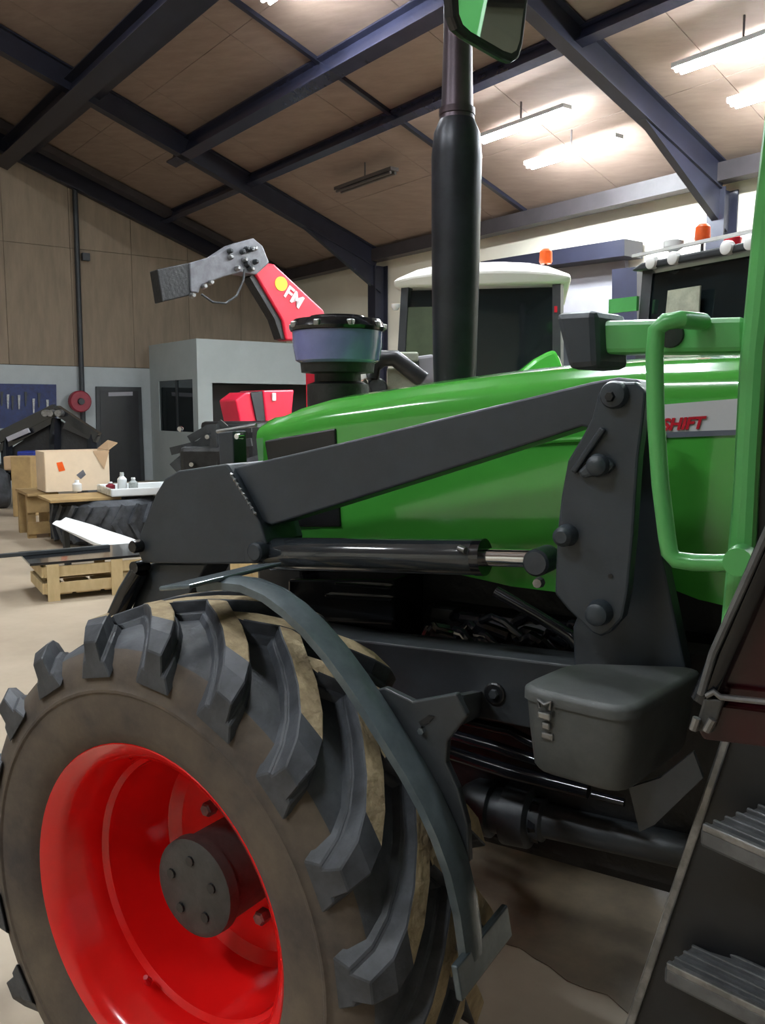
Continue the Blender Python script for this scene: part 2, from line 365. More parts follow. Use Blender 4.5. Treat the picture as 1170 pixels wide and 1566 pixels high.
# booth built against the gable wall --------------------------------
ub, vb = 7.02, 15.2
bo = thing('workshop_booth', B(8.5, 16.3, 0), 'pale grey panel booth with a dark opening against the gable wall', 'booth')
zt = 2.74
mk('side_panel', bbox(ub, ub+.06, vb, V1, 2.05, zt), M['booth'], bo)
mk('side_panel', bbox(ub, ub+.06, vb, V1, 0, 1.05), M['booth'], bo)
mk('side_post', bbox(ub, ub+.06, vb, vb+.22, 1.05, 2.05), M['booth'], bo)
mk('side_post', bbox(ub, ub+.06, V1-.45, V1, 1.05, 2.05), M['booth'], bo)
sw = mk('side_window', bbox(ub+.02, ub+.04, vb+.22, V1-.45, 1.05, 2.05), M['glassdark'], bo)
mk('window_bar', bbox(ub, ub+.05, 16.15, 16.21, 1.05, 2.05), M['frame'], sw)
mk('front_panel', bbox(ub+.06, 10.2, vb, vb+.06, 1.98, zt), M['booth'], bo)
mk('front_post', bbox(ub+.06, ub+.30, vb, vb+.06, 0, 1.98), M['booth'], bo)
mk('inner_wall', bbox(ub+.30, 10.2, vb+.8, vb+.86, 0, 1.98), M['darkdoor'], bo)
mk('roof_panel', bbox(ub, 10.2, vb, V1, zt, zt+.05), M['booth'], bo)

# big sectional door on the long wall ---------------------------------
dd = struct('door_2', prism([aU(735, 419, U1-.10), aU(955, 391, U1-.10), aU(975, 700, U1-.10), aU(735, 700, U1-.10)], BU*.08), M['doorgrey'])
for k, (ya, yb) in enumerate(((452, 434), (520, 510), (590, 585))):
    struct('door_panel', prism([aU(735, ya, U1-.13), aU(965, yb, U1-.13), aU(965, yb+62, U1-.13), aU(735, ya+66, U1-.13)], BU*.03), M['frame' if k else 'doorgrey'], dd)
struct('lintel', prism([aU(735, 400, U1-.45), aU(955, 365, U1-.45), aU(955, 391, U1-.45), aU(735, 419, U1-.45)], BU*.4), M['beam'])
struct('door_column', prism([aU(936, 412, U1-.5), aU(974, 408, U1-.5), aU(974, 700, U1-.5), aU(936, 700, U1-.5)], BU*.3), M['beam'])

# ================================================================== THE TRACTOR
YC = 2.05                                   # centre line of the tractor
WX, WZ = -1.126, 0.565                      # front axle
tr = thing('tractor', (-0.2, YC, 0), 'bright green farm tractor with red front rim carrying a grey front loader', 'tractor')
T0 = ORG['tractor']
# ---- hood, lofted along its length
top_px = [(387, 655), (420, 644), (450, 637), (500, 622), (560, 607), (630, 594), (700, 582), (775, 572), (850, 563), (920, 556), (985, 550), (1050, 546), (1120, 543)]
tops = [aY(x, y, Y_) for (x, y), Y_ in zip(top_px, [1.69, 1.74, 1.79, 1.84, 1.88, 1.90]+[1.92]*7)]
tops.append(tops[-1]+Vector((.20, 0, .004)))
def zbot(X):
    pts = [(-1.50, 1.20), (-1.325, 1.187), (-0.9, 1.15), (-.70, 1.128), (-.56, 1.126), (-.42, 1.17), (-.33, 1.17), (-.31, 1.12), (0.2, 1.11)]
    for (a, za), (b, zb_) in zip(pts, pts[1:]):
        if a <= X <= b: return za+(zb_-za)*(X-a)/(b-a)
    return pts[0][1] if X < pts[0][0] else pts[-1][1]
HY = 1.68
sec = [(0, None), (0, -0.02), (.004, .012), (.020, .036), (.045, .050), (.050, .058), (.10, .066), (.17, .073), (.24, .078), (.37, .080)]
sections = []
X0f = tops[0].x
for i, p in enumerate(tops):
    f = min(1.0, max(0.0, (p.x-X0f)/0.16)); sq = 0.94+0.06*math.sqrt(f)      # nose narrows a little
    zs = p.z-([.015, .028, .042, .056, .066, .072]+[.075]*20)[i]; S = []
    for dy, dz in sec:
        y = YC-(YC-HY-dy)*sq
        S.append(Vector((p.x+(0.06 if i == 0 and dz is None else 0), y, zbot(p.x) if dz is None else zs+dz*(0.55+0.45*f))))
    for q in S[-2::-1]: S.append(Vector((q.x, 2*YC-q.y, q.z)))
    sections.append(S)
n = len(sections[0]); V = [q for s in sections for q in s]
F = [[i*n+k, i*n+k+1, (i+1)*n+k+1, (i+1)*n+k] for i in range(len(sections)-1) for k in range(n-1)]
F += [[i*n+n-1, i*n, (i+1)*n, (i+1)*n+n-1] for i in range(len(sections)-1)]
F += [list(range(n)), [(len(sections)-1)*n+k for k in range(n)][::-1]]
hood = mk('hood', (V, F), M['green'], tr, smooth=True)
# side grille, decal strip and lettering on the flank
mk('side_grille', prism([aY(x, y, HY-.006) for x, y in ((404, 674), (512, 655), (520, 806), (425, 806))], (0, .02, 0)), M['black'], hood, bevel=.004)
mk('flank_crease', tube([aY(x, y, HY-.003) for x, y in ((530, 700), (700, 682), (880, 672), (1020, 668))], .006, 8), M['green'], hood, True)
mk('decal_strip', plateY([(960, 623), (1160, 607), (1160, 656), (960, 663)], HY-.004, .006), M['decal'], hood)
mk('decal_edge', plateY([(960, 663), (1160, 656), (1160, 664), (960, 672)], HY-.004, .006), M['decalgrey'], hood)
pO = aY(1011, 658, HY-.006)
text_mesh('lettering', 'SHIFT', .030, M['redtext'], hood, pO, aY(1085, 654, HY-.006)-pO, (0, 0, 1), shear=.3, extr=.0012, bold=.0012)
# ---- body under the hood
mk('engine_block', abox(-1.30, .3, 1.80, 2.30, .62, 1.22), M['engine'], tr, bevel=.02)
mk('radiator_shroud', abox(-1.45, -1.30, 1.76, 2.34, .70, 1.18), M['black'], tr, bevel=.01)
fb = mk('filter_box', plateY([(440, 886), (602, 886), (602, 985), (440, 975)], 1.66, .16), M['blackgloss'], tr, bevel=.006)
for (y, x0, x1) in ((890, 515, 600), (908, 500, 602), (946, 490, 602), (966, 515, 585)):
    mk('filter_box_rib', bar(aY(x0, y+2, 1.655), aY(x1, y+8, 1.655), .02, .008, (0, 1, 0)), M['blackgloss'], fb, bevel=.003)
mk('brace_rod', tube([aY(758, 905, 1.62), aY(820, 940, 1.62), aY(872, 972, 1.62), aY(884, 985, 1.62)], [.012, .012, .013, .016], 10), M['blackgloss'], tr, True)
random.seed(3)
for k in range(16):
    x = 640+random.uniform(0, 230); y = 955+(x-640)*.10+random.uniform(-22, 24); Y = 1.70+random.uniform(-.03, .06)
    a = aY(x, y, Y); q = a+Vector((random.uniform(.04, .14), random.uniform(-.03, .03), random.uniform(-.05, .03))); mid = (a+q)/2+Vector((0, -.02, random.uniform(.0, .05)))
    mk('hydraulic_hose', tube([a, (a+mid)/2+Vector((0, 0, .01)), mid, q], random.choice([.008, .010, .013]), 8), M['blackgloss'], tr, True)
rail = mk('chassis_rail', plateY([(380, 950), (470, 966), (545, 979), (700, 997), (850, 1015), (1000, 1034), (1010, 1160), (900, 1130), (800, 1112), (700, 1092), (600, 1066), (380, 1020)], 1.55, .10), M['chassis'], tr, bevel=.004)
mk('rail_hole', lathe([(-.006, .019), (-.004, .022), (.0, .022)], aY(757, 1060, 1.548), (0, 1, 0), 20), M['black'], rail)
mk('rail_hole_bolt', lathe([(-.012, .009), (0, .010)], aY(757, 1060, 1.545), (0, 1, 0), 6), M['chassis'], rail)
for (pts, r_) in (([(686, 1122), (760, 1143), (835, 1168)], .012), ([(690, 1098), (780, 1118), (840, 1150)], .011), ([(686, 1150), (780, 1180), (900, 1210)], .015), ([(905, 1215), (955, 1228)], .008)):
    mk('hydraulic_pipe', tube([aY(x, y, 1.60) for x, y in pts], r_, 10), M['blackgloss'], tr, True)
mk('transmission_housing', abox(-.95, .9, 1.74, 2.36, .50, 1.05), M['engine'], tr, bevel=.03)
dsA, dsB = aY(712, 1228, 1.72), aY(1075, 1308, 1.72); dv = dsB-dsA; Ld = dv.length
mk('drive_shaft', lathe([(0, .045), (.03, .062), (.07, .062), (.075, .05), (.10, .05), (.105, .068), (.16, .066), (.165, .044), (.19, .046), (.195, .036), (Ld, .034)], dsA, dv, 28), M['chassis'], tr, True)
mk('shaft_collar', lathe([(.168, .05), (.185, .05)], dsA, dv, 6), M['blackgloss'], tr)
mk('front_axle', abox(WX-.09, WX+.09, 1.45, 2*YC-1.45, .48, .64), M['chassis'], tr, bevel=.02)
mk('axle_bracket', abox(WX-.16, WX+.22, 1.75, 2.35, .58, .95), M['chassis'], tr, bevel=.02)

# ---- front wheel: tyre with lugs, rim, hub
WY = 1.235
def wheel(cx, cy, cz, side, sc=1.0, near=True):
    """side -1: outer face towards -Y"""
    ax = Vector((0, -side, 0))                      # axis pointing inwards
    c = Vector((cx, cy, cz))
    P = [(-.150, .312), (-.170, .330), (-.183, .360), (-.186, .400), (-.1865, .424), (-.190, .428), (-.190, .433), (-.1855, .437), (-.184, .445), (-.176, .476), (-.158, .502), (-.128, .518), (-.06, .526), (0, .528),
         (.06, .526), (.128, .518), (.158, .502), (.176, .476), (.185, .440), (.186, .400), (.183, .360), (.170, .330), (.150, .312)]
    P = [(a*sc, r*sc) for a, r in P]
    VF = lathe(P, c, ax, 72, closed=False)
    VF = (VF[0], VF[1][:-2])                        # open tube: beads sit on the rim
    ty = mk('front_tyre' if sc == 1 else 'rear_tyre', VF, M['wall_rubber'], tr, smooth=True)
    ty.data.materials.append(M['rubber'])
    for p in ty.data.polygons:
        rr_ = [math.hypot(ty.data.vertices[i].co.x+T0.x-cx, ty.data.vertices[i].co.z+T0.z-cz) for i in p.vertices]
        if sum(rr_)/len(rr_) > .497*sc: p.material_index = 1
    # one lug swept from the centre line to the shoulder and a little down the sidewall
    NL = 19
    st = [(.028, 0.0, .522, .565, .032), (-.015, 5.5, .522, .566, .035), (-.05, 11.0, .520, .566, .036), (-.09, 16.5, .514, .565, .035), (-.128, 21.0, .502, .561, .033), (-.160, 24.0, .484, .550, .029), (-.190, 26.0, .455, .522, .020)]
    def lugmesh(mir):
        V = []; F = []
        for (a, ang, r0, r1, wt) in st:
            rm_ = r0*.55+r1*.45
            for r_, hw in ((r0, -wt-.022), (rm_, -wt-.010), (rm_, -wt-.002), (r1, -wt+.002), (r1, wt-.002), (rm_, wt+.002), (rm_, wt+.010), (r0, wt+.022)):
                th = R(90)-R(ang)+hw/r_
                V.append(Vector((math.cos(th)*r_*sc, -side*(a*mir)*sc, math.sin(th)*r_*sc)))
        for i in range(len(st)-1):
            b = i*8; d = b+8
            for k in range(8): F.append([b+k, b+(k+1) % 8, d+(k+1) % 8, d+k])
        F += [list(range(8)), [(len(st)-1)*8+k for k in range(8)]]
        me = bpy.data.meshes.new('tread_lug'); me.from_pydata(V, [], F)
        import bmesh
        bm = bmesh.new(); bm.from_mesh(me); bmesh.ops.recalc_face_normals(bm, faces=bm.faces); bm.to_mesh(me); bm.free()
        me.materials.append(M['rubber']); me.materials.append(M['mud'])
        for i in range(len(st)-1):
            if i < 4 and mir > 0 or i < 5 and mir < 0: me.polygons[i*8+3].material_index = 1
        return me
    for mir in (1, -1):
        me = lugmesh(mir)
        for k in range(NL):
            o = bpy.data.objects.new('tread_lug', me); COL.objects.link(o); o.parent = ty
            o.location = c-T0; o.rotation_euler = (0, R(360.0/NL*(k+(.5 if mir < 0 else 0))), 0)
            b = o.modifiers.new('bv', 'BEVEL'); b.width = .0035*sc; b.segments = 1; b.limit_method = 'ANGLE'; b.angle_limit = R(40)
    # rim: closed profile with rolled lip, stepped barrel and disc
    Q = [(-.150, .300), (-.160, .312), (-.168, .325), (-.163, .331), (-.157, .326), (-.146, .316), (-.02, .300), (.14, .316), (.150, .326), (.160, .331), (.166, .325), (.158, .305), (.150, .292),
         (.140, .286), (.140, .085), (.120, .085), (.120, .215), (.100, .238), (.03, .246), (-.005, .258), (-.045, .262), (-.055, .272), (-.100, .277), (-.108, .284), (-.135, .288)]
    rm = mk('front_rim' if sc == 1 else 'rear_rim', lathe([(a*sc, r*sc) for a, r in Q], c, ax, 72, closed=True), M['red'], tr, smooth=True)
    mk('hub', lathe([(-.055*sc, .0), (-.058*sc, .085*sc), (-.052*sc, .098*sc), (-.03*sc, .100*sc), (-.028*sc, .092*sc), (.10*sc, .092*sc), (.16*sc, .11*sc)], c, ax, 40), M['hub'], rm, smooth=True)
    for k in range(5):
        a = R(72*k+20)
        p = c+ax*(-.058*sc)+Vector((math.cos(a), 0, math.sin(a)))*.058*sc
        mk('hub_bolt_hole', lathe([(-.003, .010*sc), (.004, .011*sc)], p, ax, 10), M['black'], rm)
    for k in range(8):
        a = R(45*k+14)
        p = c+ax*(.116*sc)+Vector((math.cos(a), 0, math.sin(a)))*.135*sc
        mk('wheel_nut', lathe([(-.022*sc, .012*sc), (-.018*sc, .016*sc), (.01, .016*sc)], p, ax, 6), M['steel'], rm)
    vp = c+ax*(-.07*sc)+Vector((math.cos(R(243)), 0, math.sin(R(243))))*.262*sc
    mk('valve', tube([vp, vp+Vector((-math.cos(R(243)), 0, -math.sin(R(243))))*.03+ax*-.02], [.008, .005], 8), M['redtext'], rm)
WX -= .018
for cy_, sd_ in ((WY, -1), (2*YC-WY, 1)):
    before = set(bpy.data.objects)
    wheel(WX, cy_, WZ, sd_)
    p_ = Vector((WX, cy_, WZ))-T0
    for o in set(bpy.data.objects)-before:            # wheels steered a few degrees
        if o.parent == tr: o.matrix_basis = Matrix.Translation(p_) @ Matrix.Rotation(R(-2.6), 4, 'Z') @ Matrix.Translation(-p_)
wheel(1.42, 1.36, .85, -1, sc=.85/.566)
wheel(1.42, 2*YC-1.36, .85, 1, sc=.85/.566)
# ---- mudguard carrier: curved flat bar over the tread with two cross bars and a gusset
SY = 1.20
spx = [(318, 893), (350, 889), (385, 893), (420, 908), (450, 930), (480, 958), (512, 995), (545, 1040), (575, 1085), (605, 1132), (632, 1175), (658, 1222), (680, 1270), (700, 1325), (714, 1385), (722, 1440), (724, 1462)]
arc = [aY(x, y, SY) for x, y in spx]
V = []; F = []
for i, p in enumerate(arc):
    d = (arc[min(i+1, len(arc)-1)]-arc[max(i-1, 0)]).normalized(); nrm = Vector((0, 1, 0)).cross(d).normalized()
    if nrm.z < 0 and i < 8: nrm = -nrm
    if i >= 8 and nrm.x < 0: nrm = -nrm
    for y, h in ((-.032, -.010), (-.032, .004), (-.012, .010), (.012, .010), (.032, .004), (.032, -.010)): V.append(p+Vector((0, y, 0))+nrm*h)
for i in range(len(arc)-1):
    for k in range(6): F.append([i*6+k, i*6+(k+1) % 6, (i+1)*6+(k+1) % 6, (i+1)*6+k])
F += [list(range(6)), [(len(arc)-1)*6+k for k in range(6)]]
mg = mk('mudguard_bar', (V, F), M['bar'], tr, smooth=True)
cz = arc[1]
mk('mudguard_cross_bar', box(cz+Vector((-.03, .02, .004)), (.075, 0, 0.012), (0, .26, 0), (0, 0, .008)), M['bar'], mg, bevel=.003)
cz = arc[-1]
mk('mudguard_cross_bar', box(cz+Vector((.004, .03, -.005)), (.012, 0, .0), (0, .20, 0), (-.01, 0, .055)), M['bar'], mg, bevel=.003)
gus = mk('mudguard_gusset', plateY([(560, 1060), (588, 1052), (631, 1073), (660, 1068), (697, 1061), (714, 1095), (684, 1133), (682, 1167), (700, 1206), (715, 1262), (718, 1320), (690, 1290), (655, 1215), (610, 1135)], 1.235, .016), M['chassis'], mg, bevel=.003)
mk('gusset_slot', plateY([(640, 1104), (655, 1094), (664, 1096), (655, 1106), (643, 1110)], 1.232, .006), M['black'], mg)
mk('gusset_bolt', lathe([(-.010, .006), (0, .007)], aY(647, 1116, 1.235), (0, 1, 0), 6), M['chrome'], mg)
mk('gusset_stay', bar(aY(700, 1085, 1.26), aY(730, 1075, 1.56), .05, .02, (0, 0, 1)), M['chassis'], mg)

# ---- intake precleaner standing behind the hood
pc = aY(516, 492, 2.05); ps = (aY(585, 520, 2.05)-aY(447, 520, 2.05)).dot(RT)/2
def zpx(y): return aY(516, y, 2.05).z
def ring(prof, m, nme, par, n=40): return mk(nme, lathe([(z-pc.z, r) for z, r in prof], pc, (0, 0, 1), n), m, par, True)
pre = ring([(zpx(640), ps*.66), (zpx(588), ps*.66), (zpx(584), ps*.50), (zpx(572), ps*.50), (zpx(570), ps*.78), (zpx(556), ps*.80)], M['engine'], 'intake_precleaner', tr)
ring([(zpx(556), ps*.80), (zpx(552), ps*.90), (zpx(530), ps*.96), (zpx(508), ps*.97)], M['bowl'], 'precleaner_bowl', pre)
ring([(zpx(507), ps*1.01), (zpx(502), ps*1.03), (zpx(497), ps*1.0), (zpx(490), ps*.93), (zpx(487), ps*.60), (zpx(484), ps*.58), (zpx(483), ps*.1)], M['blackgloss'], 'precleaner_lid', pre)
for k in range(9):
    a = 2*math.pi*k/9; p = pc+Vector((math.cos(a)*ps*.99, math.sin(a)*ps*.99, zpx(499)-pc.z))
    mk('lid_clip', box(p, (.018, 0, 0), (0, .018, 0), (0, 0, .016)), M['steel'], pre, bevel=.003)
# ---- exhaust stack
ex = [(745, .050), (600, .056), (585, .056), (560, .058), (420, .063), (240, .066), (205, .060), (185, .046), (172, .043), (165, .041), (60, .037), (-60, .036), (-260, .036)]
EY = 2.12
epts = [aY(695 if y > 180 else 694-.012*(180-y), y, EY) for y, r in ex]; ebase = epts[2]
mk('exhaust_muffler', lathe([((aY(695, y, EY)-ebase).z, r) for y, r in ex[:8]], Vector((ebase.x, ebase.y, ebase.z)), (0.0, 0, 1), 32), M['exhaust'], tr, True)
ep = mk('exhaust_pipe', lathe([((aY(695, y, EY)-ebase).z, r) for y, r in ex[7:]], Vector((ebase.x, ebase.y, ebase.z)), (0.0, 0, 1), 32), M['exhaust2'], tr, True)
mk('exhaust_clamp', lathe([((aY(695, 178, EY)-ebase).z, .047), ((aY(695, 168, EY)-ebase).z, .047)], ebase, (0, 0, 1), 24), M['exhaust2'], ep, True)

# ---- cab: pillars, cross beam, handrail, roof, glass
PY = 1.0
pil = mk('cab_pillar', plateY([(1220, -350), (1168, 170), (1150, 330), (1128, 560), (1118, 760), (1098, 985), (1140, 985), (1150, 900), (1160, 700), (1170, 540), (1194, 330), (1212, 170), (1265, -350)], PY, .055), M['greenrail'], tr, bevel=.010)
mk('pillar_seal', plateY([(1160, 700), (1170, 540), (1194, 330), (1212, 170), (1235, 170), (1218, 330), (1192, 540), (1180, 700), (1165, 985), (1140, 985)], PY+.02, .06), M['black'], pil)
cb = mk('mirror_beam', prism([aY(x, y, PY+.02) for x, y in ((915, 490), (1140, 484), (1140, 539), (915, 541))], (0, .05, 0)), M['greenrail'], tr, bevel=.006)
mk('beam_hole', lathe([(-.004, .014), (.0, .015)], aY(1026, 512, PY+.02), (0, 1, 0), 20), M['black'], cb)
mk('indicator_block', prism([aY(x, y, PY+.0) for x, y in ((846, 478), (910, 474), (914, 562), (868, 566))], (.018, .07, 0)), M['loader'], cb, bevel=.008)
hp = [(1075, 492), (1040, 489), (1018, 492), (1004, 505), (1001, 540), (1003, 640), (1010, 740), (1020, 820), (1024, 845), (1034, 856), (1060, 860), (1095, 861), (1128, 860)]
hpts = [aY(x, y, PY-.035+(.05 if i == 0 else 0)) for i, (x, y) in enumerate(hp)]
hr = mk('grab_rail', tube(hpts, .0095, 12), M['greenrail'], tr, True)
mk('rail_boss', lathe([(0, .015), (.03, .016)], aY(1128, 860, PY-.045), (0, 1, 0), 16), M['greenrail'], hr, True)
crf = mk('cab_roof', abox(-.25, 1.45, .98, 3.12, 2.64, 2.80), M['greenrail'], tr, bevel=.04)
mk('headliner', abox(-.1, 1.35, 1.08, 3.02, 2.60, 2.645), M['liner'], crf)
mk('cab_pillar', abox(1.25, 1.32, 1.0, 1.06, 1.2, 2.64), M['greenrail'], tr, bevel=.01)
for x in (-.10, 1.25): mk('cab_pillar', abox(x, x+.06, 3.04, 3.10, 1.2, 2.64), M['greenrail'], tr, bevel=.01)
mk('cab_floor', abox(-.20, 1.4, 1.42, 3.0, .95, 1.18), M['engine'], tr, bevel=.01)
mk('cab_side_skirt', abox(-.12, .6, 1.15, 1.42, 1.0, 1.20), M['black'], tr, bevel=.01)
mk('windscreen', prism([Vector((-.11, 1.08, 1.25)), Vector((-.11, 3.02, 1.25)), Vector((-.05, 3.02, 2.62)), Vector((-.05, 1.08, 2.62))], (.008, 0, 0)), M['clear'], tr)
# cab door standing open: dark red lower panel in a black seal
dr = mk('cab_door', plateY([(1260, 700), (1095, 1066), (1280, 1092)], .76, .012), M['maroon'], tr)
mk('door_seal', tube([aY(1262, 660, .755), aY(1172, 850, .755), (aY(1090, 1040, .755)), aY(1076, 1072, .755)], .011, 10), M['blackgloss'], dr, True)
mk('door_seal_lip', tube([aY(1245, 655, .742), aY(1157, 850, .742), aY(1090, 1000, .742), aY(1072, 1062, .742)], .0035, 8), M['alu'], dr, True)
mk('door_lower_panel', plateY([(1085, 1074), (1280, 1098), (1280, 1158), (1075, 1132), (1068, 1120)], .75, .02), M['maroon'], dr, bevel=.003)
mk('door_rail', tube([aY(1080, 1064, .742), aY(1092, 1058, .742), aY(1102, 1066, .742), aY(1180, 1074, .742), aY(1280, 1088, .742)], .0028, 8), M['steel'], dr, True)
mk('door_hinge', plateY([(1076, 1068), (1108, 1070), (1090, 1122), (1062, 1118)], .742, .012), M['hub'], dr, bevel=.002)
for a, b in (((1066, 1098), (1060, 1116)), ((1090, 1100), (1080, 1118))):
    mk('hinge_screw', tube([aY(*a, .738), aY(*b, .738)], .0035, 8), M['steel'], dr, True)
# ---- side mirror
az = R(47)-YAW; md = Vector((math.sin(az), math.cos(az), 0))   # direction of the mirror's width
mc = aY(697, 46, .86)
def onm(x, y):
    r = ray(x, y); t = (mc-C0).dot(mn)/r.dot(mn); return C0+r*t
mn = Vector((md.y, -md.x, 0))
if mn.dot(C0-mc) < 0: mn = -mn
mn = (mn*math.cos(R(9))-UP*math.sin(R(9))).normalized()
sh = [(684, -230), (688, -40), (693, 25), (700, 45), (715, 58), (770, 90), (784, 96), (795, 90), (801, 70), (812, -20), (835, -250), (760, -290)]
mir = mk('side_mirror', prism([onm(x, y) for x, y in sh], -mn*.014), M['black'], tr, bevel=.004)
inn = [(694, -225), (697, -40), (700, 22), (706, 38), (718, 49), (768, 78), (780, 82), (788, 77), (793, 62), (803, -20), (825, -240), (760, -275)]
mk('mirror_glass', prism([onm(x, y)+mn*.002 for x, y in inn], -mn*.004), M['mirror'], mir)
mk('mirror_arm', tube([onm(760, -200)-mn*.04, onm(760, -200)-mn*.12+Vector((0, .05, .25)), Vector((-.2, 1.05, 2.66))], .010, 10), M['black'], mir, True)

# ---- toolbox on the cab step side
tz = aY(787, 1050, 1.25).z
TL = [aZ(787, 1052, tz), aZ(872, 1016, tz), aZ(1082, 1023, tz), aZ(962, 1092, tz)]
def rounded(corners, rad, k=5):
    out = []
    m_ = len(corners)
    for i in range(m_):
        p = corners[i]; a = (corners[i-1]-p); b = (corners[(i+1) % m_]-p); ra = min(rad, a.length*.4, b.length*.4)
        p0 = p+a.normalized()*ra; p1 = p+b.normalized()*ra
        for j in range(k):
            t = j/(k-1); out.append(p0*(1-t)**2+p*2*t*(1-t)+p1*t*t)
    return out
cen = sum(TL, Vector())/4
lidp = rounded(TL, .045)
V = []; F = []
lev = [(1.0, -.016), (1.0, -.004), (.985, 0.0), (.93, .004), (.90, .0045)]
nb = len(lidp)
for s, dz in lev:
    for p in lidp: V.append(cen+(p-cen)*s+Vector((0, 0, dz)))
for i in range(len(lev)-1):
    for k in range(nb): F.append([i*nb+k, i*nb+(k+1) % nb, (i+1)*nb+(k+1) % nb, (i+1)*nb+k])
F += [list(range(nb))[::-1], [(len(lev)-1)*nb+k for k in range(nb)]]
lidVF = (V, F)
V = []; F = []
lev = [(.965, -.014), (.93, -.06), (.86, -.125), (.80, -.135)]
for s, dz in lev:
    for p in lidp: V.append(cen+(p-cen)*s+Vector((0, 0, dz)))
for i in range(len(lev)-1):
    for k in range(nb): F.append([i*nb+k, i*nb+(k+1) % nb, (i+1)*nb+(k+1) % nb, (i+1)*nb+k])
F += [list(range(nb))[::-1], [(len(lev)-1)*nb+k for k in range(nb)]]
tbx = mk('toolbox', (V, F), M['boxgrey'], tr, True)
mk('toolbox_lid', lidVF, M['boxgrey'], tbx, True)
e1 = (TL[3]-TL[0]).normalized(); outn = Vector((e1.y, -e1.x, 0))
lp = TL[0]+e1*.055+outn*.004+Vector((0, 0, -.02))
mk('latch_hook', tube([lp+e1*-.009, lp+e1*-.011+Vector((0, 0, .012)), lp+Vector((0, 0, .006)), lp+e1*.011+Vector((0, 0, .012)), lp+e1*.009], .0032, 8), M['steel'], tbx, True)
for k in range(3):
    q = lp+Vector((0, 0, -.012-.018*k))-outn*(.006*k+.002)
    mk('latch_link', box(q, e1*(.022 if k % 2 == 0 else .014), outn*.010, (0, 0, .012)), M['steel'], tbx, bevel=.003)
mk('toolbox_support', plateY([(962, 1205), (1010, 1190), (1060, 1150), (1075, 1190), (1000, 1262), (978, 1272)], 1.32, .01), M['chassis'], tr)

# ---- access ladder: side plate and ribbed treads
def step(cor, e_long, e_short, z, L, D, tt=.030):
    o = Vector((cor[0], cor[1], z)); a = Vector((e_long[0], e_long[1], 0)); b = Vector((e_short[0], e_short[1], 0))
    a = a.normalized(); b = b.normalized(); pts = [o, o+a*L, o+a*L+b*D, o+b*D]
    st_ = mk('ladder_step', prism([p+Vector((0, 0, -tt-.006)) for p in pts], (0, 0, tt)), M['alu'], tr, bevel=.006)
    nrm_a = Vector((-a.y, a.x, 0)); stepw = b.dot(nrm_a)*D
    for k in range(7):
        q = o+b*(D*k/6.0)
        mk('step_rib', bar(q+a*.004+b*(.004 if k == 0 else -.004 if k == 6 else 0)+Vector((0, 0, -.005)), q+a*(L-.004)+b*(.004 if k == 0 else -.004 if k == 6 else 0)+Vector((0, 0, -.005)), .006 if k else .010, .012), M['steel' if k in (0, 6) else 'alu'], st_, bevel=.002)
    return st_
cl_ = aZ(1015, 1470, .66); step((cl_.x, cl_.y), (.148, -.039), (.028, .075), .66, .42, .14)
cu_ = aZ(1070, 1258, .90); step((cu_.x, cu_.y), (.094, -.040), (.068, .123), .90, .42, .15)
pa, pb = aY(1118, 1110, 1.40), aY(958, 1585, 1.33)
sp = mk('ladder_side_plate', prism([pa, pb, pb+Vector((.5, 0, -.02)), pa+Vector((.5, 0, .02))], (0, .02, 0)), M['black'], tr)
mk('ladder_edge', bar(pa+Vector((0, -.004, 0)), pb+Vector((0, -.004, 0)), .014, .014, (0, 1, 0)), M['steel'], sp, bevel=.003)

# ================================================================== THE FRONT LOADER
ld = tr
AY, AT = 1.42, .10
arm_px = [(352, 716), (450, 694), (560, 668), (700, 634), (820, 605), (905, 584), (945, 577), (975, 580), (990, 598), (985, 640), (930, 664), (890, 652), (780, 688), (640, 733), (500, 777), (415, 803), (396, 796)]
mk('loader_arm', plateY(arm_px, AY, AT), M['loader'], ld, bevel=.004)
el = mk('elbow_plate', plateY([(346, 709), (362, 732), (398, 800), (407, 830), (404, 852), (392, 862), (318, 863), (218, 861), (209, 842), (213, 818), (238, 755), (252, 732), (272, 720)], AY-.015, AT+.03), M['loader'], ld, bevel=.004)
for k in range(9):
    t = k/9.0; t1 = (k+.82)/9.0
    a = Vector((353, 724, 0)).lerp(Vector((393, 790, 0)), t); b = Vector((353, 724, 0)).lerp(Vector((393, 790, 0)), t1)
    mk('weld_bead', tube([aY(a.x, a.y, AY-.017), aY((a.x+b.x)/2, (a.y+b.y)/2, AY-.020), aY(b.x, b.y, AY-.017)], [.0025, .0045, .0025], 8), M['weld'], el, True)
mk('elbow_pin', lathe([(-.02, .016), (-.016, .020), (.12, .020)], aY(397, 843, AY-.02), (0, 1, 0), 20), M['loader'], el, True)
mk('elbow_pin', lathe([(-.02, .012), (-.016, .015), (.12, .015)], aY(212, 835, AY-.02), (0, 1, 0), 20), M['blackgloss'], el, True)
mk('loader_leg', plateY([(226, 862), (318, 862), (292, 905), (268, 960), (150, 1300), (60, 1300), (185, 975)], AY+.01, .09), M['loader'], ld, bevel=.004)
mk('tilt_cylinder', tube([aY(214, 872, AY-.01), aY(196, 905, AY-.01), aY(100, 1110, AY+.01)], [.021, .024, .024], 20), M['blackgloss'], ld, True)
mk('tilt_cylinder_eye', lathe([(-.02, .014), (.02, .014)], aY(214, 866, AY-.01), (0, 1, 0), 16), M['blackgloss'], ld, True)
